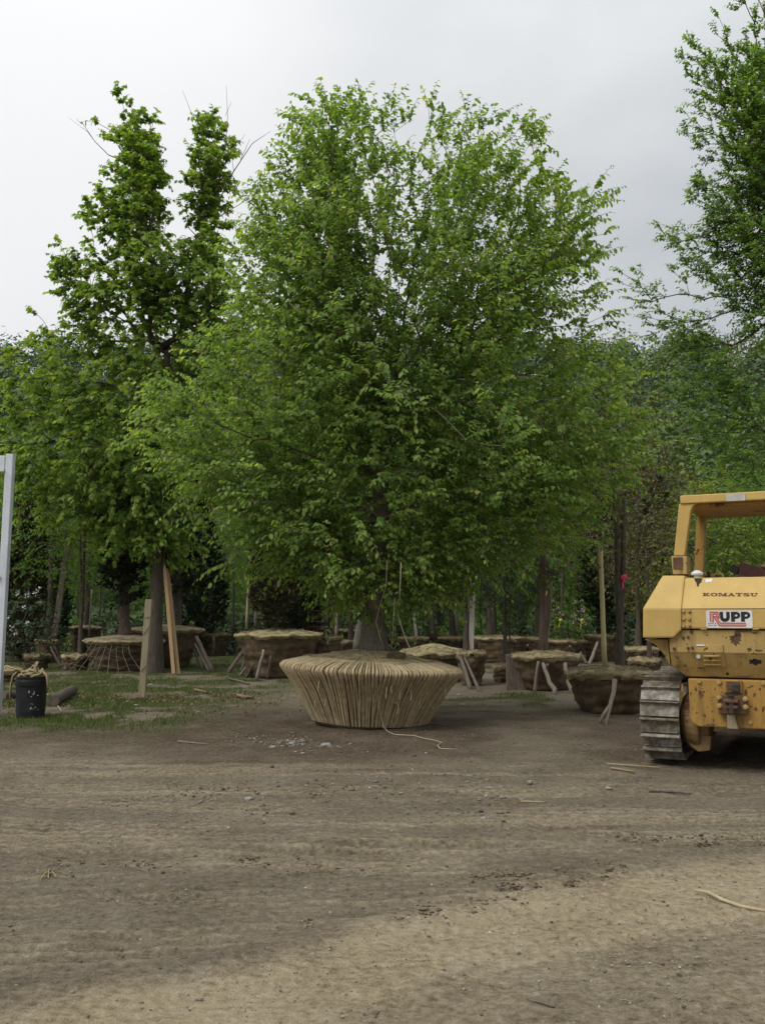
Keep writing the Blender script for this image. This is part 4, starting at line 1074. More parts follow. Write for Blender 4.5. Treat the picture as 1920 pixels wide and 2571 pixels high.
ORD = 'first second third fourth fifth sixth seventh eighth ninth tenth eleventh twelfth thirteenth fourteenth fifteenth sixteenth seventeenth eighteenth nineteenth twentieth twenty-first twenty-second twenty-third twenty-fourth twenty-fifth twenty-sixth'.split()
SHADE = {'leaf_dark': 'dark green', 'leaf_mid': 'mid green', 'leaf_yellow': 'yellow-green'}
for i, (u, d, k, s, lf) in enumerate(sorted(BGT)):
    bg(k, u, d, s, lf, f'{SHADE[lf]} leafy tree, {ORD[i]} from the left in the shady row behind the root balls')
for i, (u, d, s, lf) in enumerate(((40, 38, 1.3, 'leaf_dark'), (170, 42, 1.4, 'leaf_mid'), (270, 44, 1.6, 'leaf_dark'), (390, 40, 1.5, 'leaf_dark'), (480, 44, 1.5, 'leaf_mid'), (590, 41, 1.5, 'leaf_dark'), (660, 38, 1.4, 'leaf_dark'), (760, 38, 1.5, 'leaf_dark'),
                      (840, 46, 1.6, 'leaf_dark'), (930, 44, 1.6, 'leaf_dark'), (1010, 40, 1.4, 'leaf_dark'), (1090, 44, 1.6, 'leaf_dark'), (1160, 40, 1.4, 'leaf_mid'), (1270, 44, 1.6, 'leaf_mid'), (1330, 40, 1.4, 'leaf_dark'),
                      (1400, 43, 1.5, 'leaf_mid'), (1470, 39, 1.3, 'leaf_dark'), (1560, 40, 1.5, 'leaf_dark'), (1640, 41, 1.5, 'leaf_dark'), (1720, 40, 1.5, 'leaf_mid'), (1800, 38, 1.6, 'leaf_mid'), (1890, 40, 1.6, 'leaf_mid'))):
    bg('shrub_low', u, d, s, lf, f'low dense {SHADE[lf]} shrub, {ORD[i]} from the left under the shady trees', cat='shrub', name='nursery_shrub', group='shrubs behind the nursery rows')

# ------------------------------------------------------------------ woods beyond and on the hill: one mass
def wood(name, X, Y, Z, H, Rr, nl, ls, seed, m, label):
    rg = np.random.default_rng(seed)
    n = len(X)
    q = nrm(rg.normal(0, 1, (n, nl, 3))); rad_ = rg.random((n, nl, 1)) ** 0.36
    lob = 1 + 0.28 * np.sin(3 * np.arctan2(q[..., 1:2], q[..., 0:1]) + rg.uniform(0, 6.28, (n, 1, 1))) * np.abs(q[..., 2:3] + 0.4)
    P = q * rad_ * lob
    P[..., 2] = np.where(P[..., 2] < -0.2, P[..., 2] * 1.1, P[..., 2])
    P = P * np.stack([Rr, Rr, H * 0.5], 1)[:, None, :] + np.stack([X, Y, Z + H * 0.52], 1)[:, None, :]
    Dn = nrm(np.cross(q, rg.normal(0, 1, q.shape)) + .25 * q + np.array([0, 0, -0.2])); Nn = nrm(q + np.array([0, 0, 0.35]) + rg.normal(0, 0.3, q.shape))
    T = np.repeat(rg.beta(1.6, 2.2, n)[:, None], nl, 1) + rg.normal(0, 0.07, (n, nl))
    S = (np.repeat(Rr[:, None], nl, 1) * ls * rg.uniform(0.6, 1.3, (n, nl)))
    me = leaves_mesh(name, P.reshape(-1, 3), Dn.reshape(-1, 3), Nn.reshape(-1, 3), S.ravel(), T.ravel(), LEAF_SIMPLE)
    o = link(name, me, m); tag(o, label, kind='stuff')
    return o
M['leaf_hill'] = leaf_mat('leaf_hill', [(0.0, (0.03, 0.056, 0.014)), (0.25, (0.045, 0.085, 0.016)), (0.5, (0.065, 0.115, 0.02)), (0.75, (0.095, 0.15, 0.026)), (0.9, (0.14, 0.15, 0.045)), (1.0, (0.15, 0.125, 0.07))], 0.15)
rg = np.random.default_rng(77)
nX = 900
Y = rg.uniform(90, 275, nX) ; X = rg.uniform(-0.62, 0.62, nX) * (Y + 25)
keep = np.abs(X) < 0.56 * Y + 18
X, Y = X[keep], Y[keep]
wood('hill_wood', X, Y, hill_z(X, Y), rg.uniform(8, 14, len(X)), rg.uniform(3.2, 5.4, len(X)), 260, 0.22, 3, M['leaf_hill'], 'mixed spring woods covering the hillside')
nX = 95
Y = rg.uniform(57, 82, nX); X = rg.uniform(-0.6, 0.6, nX) * (Y + 10)
wood('far_wood', X, Y, np.zeros(len(X)) - 0.5, rg.uniform(9, 15, len(X)), rg.uniform(2.4, 3.8, len(X)), 420, 0.15, 4, M['leaf_far_shade'], 'green wood closing the back of the nursery')
# ------------------------------------------------------------------ the yellow bulldozer
DZ_ROT = R(26)
Fd = Vector((math.sin(DZ_ROT), math.cos(DZ_ROT), 0)); Ld = Vector((math.cos(DZ_ROT), -math.sin(DZ_ROT), 0))
_c = at(1834, 1560, 9.5)
DC = Vector((_c.x, 9.5, 0.0))
dz = empty('bulldozer', tuple(DC), -DZ_ROT)
tag(dz, 'old yellow bulldozer with rust spots, cab frame and lettered hood, parked rear first', 'bulldozer')
def rear(x, y, b):
    """where the point of the photograph lies on the machine's cross plane b metres ahead of its rear -> (a, z)"""
    d = ray(1540 + x / 2.837, 1180 + y / 2.837)
    e = Vector((0, 0, EYE))
    k = (DC.dot(Fd) + b - e.dot(Fd)) / d.dot(Fd)
    p = e + d * k
    return ((p - DC).dot(Ld), p.z)
def yellow_mat(name, c, rust_amt, dirt_amt, low=0.0):
    m, t, b = new_mat(name); l = t.links.new
    tc = N(t, 'ShaderNodeTexCoord')
    def noise(s, d=6, r=.6):
        n = N(t, 'ShaderNodeTexNoise'); n.inputs['Scale'].default_value = s; n.inputs['Detail'].default_value = d; n.inputs['Roughness'].default_value = r
        l(tc.outputs['Object'], n.inputs['Vector']); return n
    def mr(src, a, b_):
        x = N(t, 'ShaderNodeMapRange'); x.inputs['From Min'].default_value = a; x.inputs['From Max'].default_value = b_; l(src, x.inputs['Value']); return x.outputs['Result']
    def mix(A, B, f):
        x = N(t, 'ShaderNodeMix', data_type='RGBA'); l(f, x.inputs['Factor'])
        for q, s in ((A, 'A'), (B, 'B')):
            if isinstance(q, tuple): x.inputs[s].default_value = (*q, 1)
            else: l(q, x.inputs[s])
        return x.outputs['Result']
    col = mix(c, tuple(v * .82 for v in c), mr(noise(2.2).outputs['Fac'], .35, .7))
    mp = N(t, 'ShaderNodeMapping'); mp.inputs['Scale'].default_value = (7, 7, .8); l(tc.outputs['Object'], mp.inputs['Vector'])
    st = noise(2.0, 5); l(mp.outputs['Vector'], st.inputs['Vector'])
    dm = N(t, 'ShaderNodeMath', operation='MULTIPLY'); l(mr(st.outputs['Fac'], .5, .75), dm.inputs[0]); dm.inputs[1].default_value = dirt_amt
    col = mix(col, (.12, .075, .03), dm.outputs[0])
    r1 = mr(noise(4.2, 10, .68).outputs['Fac'], .70 - rust_amt, .715 - rust_amt)
    r2 = mr(noise(21, 4, .6).outputs['Fac'], .735 - rust_amt * .8, .75 - rust_amt * .8)
    mx = N(t, 'ShaderNodeMath', operation='MAXIMUM'); l(r1, mx.inputs[0]); l(r2, mx.inputs[1])
    rc = mix((.05, .022, .012), (.13, .05, .022), noise(30).outputs['Fac'])
    col = mix(col, rc, mx.outputs[0])
    l(col, b.inputs['Base Color'])
    rr = mr(mx.outputs[0], 0, 1); rn = N(t, 'ShaderNodeMapRange'); rn.inputs['To Min'].default_value = .52; rn.inputs['To Max'].default_value = .95; l(mx.outputs[0], rn.inputs['Value']); l(rn.outputs['Result'], b.inputs['Roughness'])
    b.inputs['Specular IOR Level'].default_value = .3
    bp = N(t, 'ShaderNodeBump'); bp.inputs['Strength'].default_value = .25; bp.inputs['Distance'].default_value = .004
    l(noise(38, 3).outputs['Fac'], bp.inputs['Height']); l(bp.outputs['Normal'], b.inputs['Normal'])
    return m
YC = (.48, .325, .10)
M['y_clean'] = yellow_mat('yellow_paint', YC, -.05, .10)
M['y_worn'] = yellow_mat('yellow_paint_worn', (.385, .26, .09), .08, .75)
M['y_rusty'] = yellow_mat('yellow_paint_rusty', (.34, .195, .045), .095, .9)
M['y_mud'] = yellow_mat('yellow_paint_muddy', (.20, .13, .06), .12, .9)
M['track_steel'] = noise_mat('track_steel', [(.34, (.085, .07, .052)), (.5, (.15, .127, .096)), (.66, (.25, .225, .185))], 14, bump=.5, rough=.75, spec=.3, stretch=(.8, 1, 1))
M['track_mud'] = noise_mat('track_muddy', [(.34, (.075, .058, .04)), (.5, (.13, .105, .075)), (.66, (.21, .18, .135))], 17, bump=.6, rough=.9)
M['track_worn'] = noise_mat('track_worn_bright', [(.34, (.09, .08, .065)), (.5, (.18, .16, .13)), (.66, (.31, .29, .25))], 13, bump=.4, rough=.65)
M['grouser'] = noise_mat('worn_steel', [(.35, (.17, .15, .125)), (.7, (.36, .34, .32))], 20, bump=.3, rough=.55, metallic=.2)
M['black_grime'] = noise_mat('black_grime', [(.35, (.012, .01, .008)), (.7, (.035, .028, .02))], 12, bump=.3)
M['maroon'] = noise_mat('maroon_vinyl', [(.3, (.035, .012, .012)), (.7, (.075, .026, .024))], 5, bump=.15, rough=.6)
M['dark_metal'] = noise_mat('dark_metal', [(.3, (.02, .02, .02)), (.7, (.055, .05, .045))], 9, bump=.2, rough=.6)
M['decal_black'] = plain('decal_black', (.018, .016, .016), .5)
M['decal_red'] = plain('decal_red', (.36, .05, .045), .5)
M['decal_pink'] = plain('decal_pink', (.52, .24, .21), .5)
M['decal_brown'] = plain('decal_brown', (.05, .024, .008), .5)
M['sign_white'] = noise_mat('sign_white', [(.3, (.5, .5, .5)), (.7, (.62, .62, .61))], 8, bump=.0, rough=.5)
M['plate_alu'] = noise_mat('aluminium_plate', [(.3, (.34, .33, .3)), (.7, (.5, .49, .46))], 12, bump=.1, rough=.5)

def poly(pts, b): return [rear(x, y, b) for x, y in pts]
A_T = .52                                  # half width of the hood between the two side tanks
zh = rear(780, 987, 0)[1]; zb = rear(780, 1132, 0)[1]
zt = rear(700, 766, .26)[1]
hood = MB().prism([(0.0, zb), (0.0, zh), (.26, zt), (1.25, zt), (1.25, zb)], -A_T, A_T, 'x').build('hood', M['y_clean'], dz, bevel=.018)
# side tanks: a bevelled block each side, mirrored
wl = poly([(205, 985), (480, 985), (480, 1137), (424, 1196), (205, 1196)], -.03)
wt_ = poly([(345, 752), (506, 752)], .25)
for s in (-1, 1):
    fr_ = [(s * abs(a) if True else a, -.03, z) for a, z in wl]
    tp_ = [(s * abs(a), .25, z) for a, z in wt_]
    bk = [(x, 1.2, z) for x, _, z in fr_] + [(tp_[0][0], 1.2, tp_[0][2]), (tp_[1][0], 1.2, tp_[1][2])]
    mb = MB(); mb.add([*fr_, *tp_, *bk], ((0, 1, 2, 3, 4), (0, 1, 6, 5), (7, 8, 9, 10, 11), (7, 8, 13, 12), (0, 4, 11, 7), (4, 3, 10, 11), (3, 2, 9, 10), (2, 1, 8, 9), (1, 6, 13, 8), (6, 5, 12, 13), (5, 0, 7, 12)))
    mb.build('side_tank', M['y_clean'], dz, bevel=.02)
# lower body with a fold
zl = rear(780, 1300, .03)[1]; z0 = rear(780, 1478, .17)[1]
aw = abs(rear(388, 1200, .03)[0]); a1 = abs(rear(410, 1400, .1)[0]); a2 = abs(rear(520, 1476, .17)[0])
mb = MB(); zu = zb - .012
U = [(-aw, .03, zu), (aw, .03, zu), (aw * .985, .03, zl), (-aw * .985, .03, zl), (-a1, .11, rear(410, 1400, .11)[1]), (a1, .11, rear(410, 1400, .11)[1]), (-a2, .17, z0), (a2, .17, z0)]
Bk = [(x, 1.3, z) for x, y, z in U]
mb.add(U + Bk, ((0, 1, 2, 3), (3, 2, 5, 4), (4, 5, 7, 6), (8, 11, 10, 9), (11, 12, 13, 10), (12, 14, 15, 13), (0, 8, 9, 1), (6, 7, 15, 14), (0, 3, 11, 8), (3, 4, 12, 11), (4, 6, 14, 12), (1, 9, 10, 2), (2, 10, 13, 5), (5, 13, 15, 7)))
mb.build('rear_body', M['y_worn'], dz, bevel=.012)
for s in (-1, 1):
    pg = [(s * abs(a), z) for a, z in poly([(218, 1206), (384, 1206), (404, 1400), (345, 1300), (296, 1246)], .12)]
    MB().prism(pg, .12, 1.25).build('fender', M['y_worn'], dz, bevel=.008)
# access door with louvres
ad = poly([(582, 1246), (778, 1246), (778, 1300), (584, 1300)], .028)
door = MB().prism(ad, .012, .032).build('access_door', M['y_worn'], dz, bevel=.003)
q1 = [rear(584, 1302, .03), rear(780, 1302, .03), rear(800, 1402, .10), rear(598, 1402, .10)]
MB().add([(q1[0][0], .012, q1[0][1]), (q1[1][0], .012, q1[1][1]), (q1[2][0], .092, q1[2][1]), (q1[3][0], .092, q1[3][1]), (q1[0][0], .04, q1[0][1]), (q1[1][0], .04, q1[1][1]), (q1[2][0], .12, q1[2][1]), (q1[3][0], .12, q1[3][1])],
         ((0, 1, 2, 3), (7, 6, 5, 4), (0, 4, 5, 1), (1, 5, 6, 2), (2, 6, 7, 3), (3, 7, 4, 0))).build('door_flap', M['y_worn'], door)
for yy in (1326, 1358, 1388):
    p, q = rear(640, yy, .05), rear(760, yy, .05); f_ = (yy - 1302) / 100
    MB().tube([(p[0], .008 + .08 * f_, p[1]), (q[0], .008 + .08 * f_, q[1])], .011, 8).build('louvre', M['y_worn'], door, smooth=True)
p, q = rear(586, 1242, 0), rear(646, 1254, 0); MB().box(p[0], q[0], .004, .011, q[1], p[1]).build('door_sticker', M['sign_white'], door)
p = rear(600, 1330, 0); MB().lathe([(0, .02), (.02, .02), (.024, 0)], 10, Matrix.Translation((p[0], .03, p[1])) @ Matrix.Rotation(R(90), 4, 'X')).build('latch', M['plate_alu'], door)
# rear transmission case, hitch
tc_ = poly([(527, 1484), (835, 1484), (835, 1838), (700, 1830), (605, 1828), (560, 1800), (543, 1770)], .12)
pgn = tc_ + [(-a, z) for a, z in reversed([tc_[i] for i in (0, 3, 4, 5, 6)][0:1] + tc_[3:])]
left = [tc_[0], tc_[6], tc_[5], tc_[4], tc_[3], tc_[2]]
full = left + [(-a, z) for a, z in reversed(left[:-1])]
MB().prism(full, .12, 1.15).build('transmission_case', M['y_rusty'], dz, bevel=.015)
p, q = rear(780, 1492, .11), rear(916, 1590, .11)
hit = MB().box(p[0], q[0], .07, .118, q[1], p[1]).build('winch_cover', M['y_rusty'], dz, bevel=.008)
p2, q2 = rear(800, 1505, .07), rear(900, 1585, .07); MB().box(p2[0], q2[0], .055, .073, q2[1], p2[1]).build('recess', M['rust'], hit)
p3, q3 = rear(838, 1525, .05), rear(895, 1580, .05); MB().box(p3[0], q3[0], .02, .057, q3[1], p3[1]).build('box', M['dark_metal'], hit, bevel=.008)
p, q = rear(740, 1600, .07), rear(955, 1745, .07)
dr = MB().box(p[0], q[0], .04, .118, q[1], p[1]).build('drawbar_bracket', M['rust'], dz, bevel=.012)
p, q = rear(782, 1628, .0), rear(890, 1656, .0); MB().box(p[0], q[0], -.09, .045, q[1], p[1]).build('drawbar_jaw', M['rust'], dr, bevel=.01)
p, q = rear(790, 1672, .0), rear(885, 1700, .0); MB().box(p[0], q[0], -.08, .045, q[1], p[1]).build('drawbar_jaw', M['rust'], dr, bevel=.01)
p = rear(836, 1660, -.05); MB().lathe([(0, -.10), (.028, -.10), (.028, .07), (.042, .07), (.042, .085), (0, .085)], 12, Matrix.Translation((p[0], -.055, p[1]))).build('drawbar_pin', M['dark_metal'], dr)
p, q = rear(806, 1742, .06), rear(862, 1842, .06)
MB().add([(p[0], .05, p[1]), (q[0], .05, p[1]), (q[0] + .03, .05, q[1]), (p[0], .05, q[1]), (p[0], .065, p[1]), (q[0], .065, p[1]), (q[0] + .03, .065, q[1]), (p[0], .065, q[1])],
         ((0, 1, 2, 3), (7, 6, 5, 4), (0, 4, 5, 1), (1, 5, 6, 2), (2, 6, 7, 3), (3, 7, 4, 0))).build('hanging_strap', M['wood_pale'], dr)
def bolt(x, y, b, r=.019, parent=dz, mat='y_worn'):
    a, z = rear(x, y, b)
    MB().lathe([(0, .022), (r * .75, .022), (r, .012), (r, 0), (r * 1.35, 0), (r * 1.35, -.004)], 8, Matrix.Translation((a, b - .001, z)) @ Matrix.Rotation(R(90), 4, 'X')).build('bolt', M[mat], parent)
for x in (497, 537):
    for y in (1006, 1061, 1113): bolt(x, y, 0, .018)
for x, y in ((552, 1152), (528, 1190), (494, 1195), (430, 1274), (528, 1268), (558, 1266), (455, 1338), (450, 1392), (505, 1392)): bolt(x, y, .03 if y < 1300 else .08, .013, mat='rust')
for x, y in ((610, 1508), (750, 1514), (748, 1622), (936, 1632), (936, 1690), (752, 1680), (970, 1800), (1062, 1520)): bolt(x, y, .12 if y < 1600 or y > 1750 else .04, .022)
# patches where the paint has gone
def patch(x, y, w, h, b, seed, tilt=0.0, parent=dz):
    rg_ = np.random.default_rng(seed); pts = []
    for i in range(26):
        a = 2 * math.pi * i / 26; k = rg_.uniform(.45, 1.15)
        pts.append((x + w * k * math.cos(a), y + h * k * math.sin(a)))
    vs = []
    for X, Y_ in pts:
        A, z = rear(X, Y_, b); vs.append((A, b - .0025, z))
    c_ = rear(x, y, b); n = len(vs)
    MB().add(vs + [(c_[0], b - .0025, c_[1])], [(i, (i + 1) % n, n) for i in range(n)]).build('rust_patch', M['rust'], parent)
patch(865, 1205, 42, 52, .03, 1); patch(842, 1190, 24, 12, .03, 2); patch(935, 1150, 60, 9, .03, 3); patch(880, 1165, 24, 28, .03, 4); patch(965, 1280, 16, 20, .03, 5); patch(1000, 1160, 26, 9, .03, 6)
patch(620, 1600, 20, 34, .12, 7); patch(583, 1560, 9, 20, .12, 8); patch(637, 1580, 10, 10, .12, 9); patch(548, 1592, 6, 14, .12, 10); patch(940, 1585, 14, 26, .12, 11)
def smear(x, y, w, h, b, seed):
    rg_ = np.random.default_rng(seed); vs = []
    for i in range(20):
        a = 2 * math.pi * i / 20; k = rg_.uniform(.6, 1.1); A, z = rear(x + w * k * math.cos(a), y + h * k * math.sin(a), b); vs.append((A, b + max(0, (zl - z)) * .52 - .004, z))
    c_ = rear(x, y, b); n = len(vs); MB().add(vs + [(c_[0], b + max(0, (zl - c_[1])) * .52 - .004, c_[1])], [(i, (i + 1) % n, n) for i in range(n)]).build('oil_stain', M['black_grime'], dz)
smear(1005, 1368, 50, 24, .03, 21); smear(800, 1455, 14, 12, .03, 22)
for i, (x, y, w, h) in enumerate(((700, 1470, 60, 5), (930, 1470, 70, 6), (560, 1300, 10, 6), (470, 1365, 26, 4), (900, 1312, 60, 4), (1030, 1285, 30, 8), (450, 1330, 14, 8), (520, 1240, 8, 6), (620, 1412, 40, 4))): patch(x, y, w, h, .03 if y < 1310 else .03 + max(0, (y - 1300)) / 178 * .14 - .012, 40 + i)
for i, (x, y, w, h) in enumerate(((560, 1700, 7, 5), (590, 1730, 9, 5), (640, 1745, 8, 6), (700, 1720, 10, 6), (665, 1690, 6, 5), (720, 1560, 6, 12), (1000, 1600, 12, 20), (1040, 1560, 10, 14), (1010, 1700, 14, 18), (690, 1815, 40, 6), (575, 1640, 6, 6), (980, 1540, 16, 8))): patch(x, y, w, h, .12, 60 + i)
# seams, hinges and a grab handle
p, q = rear(640, 990, 0), rear(1030, 990, 0); MB().box(-A_T + .02, A_T - .02, -.0015, .002, zh - .004, zh + .001).build('seam', M['black_grime'], hood)
for x in (640, 1010):
    a, z = rear(x, 1134, 0); MB().tube([(a - .03, -.004, z), (a + .03, -.004, z)], .008, 6).build('hinge', M['y_worn'], dz)
a, z = rear(300, 1050, -.03); MB().tube([(a, -.035, z + .09), (a, -.075, z + .085), (a, -.075, z - .085), (a, -.035, z - .09)], .009, 6).build('grab_handle', M['y_worn'], dz) if False else None
# filler cap with spilt grime
a, z = rear(598, 752, .42)
cap = MB().lathe([(0, -.03), (.035, -.03), (.035, .0), (.062, .004), (.066, .02), (.058, .03), (.03, .05), (.02, .054), (0, .055)], 18, Matrix.Translation((a, .36, zt + .03))).build('filler_cap', M['sign_white'], dz, smooth=False)
nb_ = []
def on_slope(x, y, lift=.003):
    """the point of the sloping hood face seen at a point of the photograph -> local xyz"""
    d = ray(1540 + x / 2.837, 1180 + y / 2.837); n_l = Vector((0, -(zt - zh), .26)).normalized()
    n_w = Fd * n_l.y + Vector((0, 0, n_l.z)); p0 = DC + Vector((0, 0, zh)); e = Vector((0, 0, EYE))
    k = (p0 - e).dot(n_w) / d.dot(n_w); p = e + d * k + n_w * lift - DC
    return Vector((p.dot(Ld), p.dot(Fd), p.z))
vs = [on_slope(x, y) for x, y in ((572, 772), (630, 772), (622, 800), (608, 812), (602, 832), (592, 828), (588, 805), (578, 792))]
MB().add(vs, (tuple(range(8)),)).build('grime_stain', M['black_grime'], cap)
vs = [on_slope(x, y) for x, y in ((652, 778), (700, 774), (700, 796), (652, 803))]
MB().add(vs, ((0, 1, 2, 3),)).build('sticker', M['sign_white'], dz)
# lettering -------------------------------------------------------------
def text_mesh(s, bold=.0, space=1.0):
    cu = bpy.data.curves.new('lettering', 'FONT'); cu.body = s; cu.size = 1.0; cu.offset = bold; cu.space_character = space; cu.resolution_u = 4
    tmp = bpy.data.objects.new('lettering', cu); COL.objects.link(tmp)
    me = bpy.data.meshes.new_from_object(tmp.evaluated_get(bpy.context.evaluated_depsgraph_get()))
    bpy.data.objects.remove(tmp)
    return me
def place_text(me, name, o, x_ax, y_ax, w, h, m, parent):
    co = np.array([v.co[:] for v in me.vertices]); lo, hi = co.min(0), co.max(0)
    for v in me.vertices:
        q = o + x_ax * ((v.co.x - lo[0]) / (hi[0] - lo[0]) * w) + y_ax * ((v.co.y - lo[1]) / (hi[1] - lo[1]) * h)
        v.co = q
    me.update(); return link(name, me, m, parent)
# wide slab-serif capitals, built from strokes on a unit letter box (w, strokes)
def stroke_letters(word, letters, gap, o, xa, ya, na, H, parent, m):
    """letters: char -> (width, list of polygons in letter units, height 1)"""
    x = 0
    tot = sum(letters[c][0] for c in word) + gap * (len(word) - 1)
    for c in word:
        w, pl = letters[c]
        mb = MB()
        for kk, pg_ in enumerate(pl):
            mb.add([o + xa * ((px_ + x) * H) + ya * (py_ * H) + na * (.0005 * (kk % 4)) for px_, py_ in pg_], (tuple(range(len(pg_))),))
        mb.build('letter', m, parent)
        x += w + gap
    return tot
def rect(x0, y0, x1, y1): return [(x0, y0), (x1, y0), (x1, y1), (x0, y1)]
def ring(cx, cy, rx, ry, tx, ty, a0=0, a1=360, n=20):
    out = []
    for i in range(n):
        q0, q1 = R(a0 + (a1 - a0) * i / n), R(a0 + (a1 - a0) * (i + 1) / n)
        out.append([(cx + rx * math.cos(q0), cy + ry * math.sin(q0)), (cx + rx * math.cos(q1), cy + ry * math.sin(q1)), (cx + (rx - tx) * math.cos(q1), cy + (ry - ty) * math.sin(q1)), (cx + (rx - tx) * math.cos(q0), cy + (ry - ty) * math.sin(q0))])
    return out
sf = .2
KOM = {
    'K': (1.75, [rect(.22, 0, .62, 1), rect(0, 0, .84, sf), rect(0, 1 - sf, .84, 1), [(.62, .42), (1.25, 1), (1.55, 1), (.62, .22)], [(.72, .50), (1.02, .66), (1.68, 0), (1.15, 0)], rect(1.05, 0, 1.75, sf), rect(1.0, 1 - sf, 1.65, 1)]),
    'O': (1.7, ring(.85, .5, .85, .52, .40, .19, n=28)),
    'M': (2.1, [rect(.22, 0, .40, 1), rect(0, 0, .62, sf), rect(0, 1 - sf, .6, 1), [(.3, 1), (.72, 1), (1.15, .2), (.95, .0)], [(.95, 0), (1.12, .0), (1.75, 1), (1.5, 1)], rect(1.48, 0, 1.9, 1), rect(1.25, 0, 2.1, sf), rect(1.5, 1 - sf, 2.1, 1)]),
    'A': (1.75, [[(.2, 0), (.38, 0), (1.0, 1), (.72, 1)], [(.72, 1), (1.08, 1), (1.6, 0), (1.14, 0)], rect(0, 0, .58, sf), rect(.95, 0, 1.75, sf), rect(.5, .28, 1.2, .28 + sf)]),
    'T': (1.6, [rect(.58, 0, 1.02, 1), rect(.34, 0, 1.26, sf), rect(0, 1 - sf, 1.6, 1), rect(0, .66, .16, 1), rect(1.44, .66, 1.6, 1)]),
    'S': (1.55, ring(.78, .73, .74, .29, .34, .19, 25, 270, 16) + ring(.78, .27, .76, .29, .36, .19, -155, 90, 16) + [rect(1.28, .64, 1.42, 1), rect(.06, 0, .2, .36)]),
    'U': (1.75, [rect(.2, .34, .6, 1), rect(0, 1 - sf, .82, 1), rect(1.28, .34, 1.44, 1), rect(1.02, 1 - sf, 1.75, 1)] + ring(.82, .36, .62, .38, .36, .19, 180, 360, 14)),
}
o0 = on_slope(632, 899, .0035); o1 = on_slope(1026, 901, .0035); ot = on_slope(632, 877, .0035)
xa = (o1 - o0); Wk = xa.length; xa.normalize(); ya = (ot - o0); Hk = ya.length; ya.normalize(); na = xa.cross(ya)
tot = sum(KOM[c][0] for c in 'KOMATSU'); gap = (Wk / Hk - tot) / 6
sc_ = 1.0
if gap < .1:
    sc_ = (Wk / Hk - 6 * .14) / tot; gap = .14
KOM = {k: (w * sc_, [[(x * sc_, y) for x, y in pg_] for pg_ in pl]) for k, (w, pl) in KOM.items()}
stroke_letters('KOMATSU', KOM, gap, o0, xa, ya, na, Hk, hood, M['decal_brown'])
# white sign with the red and black lettering
s0, s1 = rear(659, 1124, -.004), rear(984, 1000, -.004)
sign = MB().prism([(s0[0], s0[1] + .012), (s0[0] + .012, s0[1]), (s1[0] - .012, s0[1]), (s1[0], s0[1] + .012), (s1[0], s1[1] - .012), (s1[0] - .012, s1[1]), (s0[0] + .012, s1[1]), (s0[0], s1[1] - .012)], -.006, -.001).build('name_sign', M['sign_white'], dz)
SW, SH = s1[0] - s0[0], s1[1] - s0[1]
def S(x, y, d=.0075): return Vector((s0[0] + x * SW, -d, s0[1] + y * SH))   # sign coordinates 0..1, y up
def sx(px_): return (px_ - 295) / (1345 - 295)
def sy(py_): return (1250 - py_) / (1250 - 850)
def sp(polys, m, name='letter', d=.0075):
    mb = MB()
    for i, pg_ in enumerate(polys): mb.add([S(sx(x), sy(y), d + .0004 * (i % 3)) for x, y in pg_], (tuple(range(len(pg_))),))
    return mb.build(name, M[m], sign)
def rring(cx, cy, rx, ry, tx, ty, a0, a1, n=14): return ring(cx, cy, rx, -ry, tx, -ty, a0, a1, n)
sp([rect(612, 1010, 690, 880), rect(760, 1010, 838, 880)] + rring(725, 1000, 113, 112, 78, 78, 180, 360), 'decal_black')
for X in (866, 1090):
    sp([rect(X, 1108, X + 86, 880), rect(X + 86, 950, X + 120, 880), rect(X + 86, 1040, X + 120, 985)] + rring(X + 112, 960, 98, 80, 64, 48, -90, 90), 'decal_black')
def path_w(pts, w):
    out = []
    for (x0, y0), (x1, y1) in zip(pts[:-1], pts[1:]):
        dx, dy = x1 - x0, y1 - y0; l_ = max(math.hypot(dx, dy), 1e-6); nx_, ny_ = -dy / l_ * w / 2, dx / l_ * w / 2; ex, ey = dx / l_ * w * .3, dy / l_ * w * .3
        out.append([(x0 + nx_ - ex, y0 + ny_ - ey), (x1 + nx_ + ex, y1 + ny_ + ey), (x1 - nx_ + ex, y1 - ny_ + ey), (x0 - nx_ - ex, y0 - ny_ - ey)])
    return out
def arc(cx, cy, r, a0, a1, n=8): return [(cx + r * math.cos(R(a0 + (a1 - a0) * i / n)), cy + r * math.sin(R(a0 + (a1 - a0) * i / n))) for i in range(n + 1)]
bowl = arc(530, 960, 62, -90, 60)
sp(path_w([(425, 1105), (425, 905), (530, 905)] + [(x, y + 7) for x, y in bowl] + [(510, 1020), (595, 1170), (1185, 1170)], 64), 'decal_pink', d=.007)
sp(path_w([(388, 1105), (388, 885), (530, 885)] + arc(530, 955, 72, -90, 50) + [(548, 1005), (615, 1138), (1185, 1138)], 17), 'decal_red', d=.0085)
sp(path_w([(462, 1115), (462, 935), (515, 935)] + arc(515, 962, 28, -90, 90) + [(480, 990), (590, 1203), (1185, 1203)], 19), 'decal_red', d=.0085)
for s_, X0, X1, Y0, Y1 in (('RENTAL &', 335, 520, 1165, 1137), ('SALES CORP', 335, 535, 1208, 1182)):
    me = text_mesh(s_, .01)
    o_ = S(sx(X0), sy(Y0), .0078); place_text(me, 'lettering', o_, Vector((1, 0, 0)), Vector((0, 0, 1)), (X1 - X0) / 1050 * SW, (Y0 - Y1) / 400 * SH, M['decal_black'], sign)
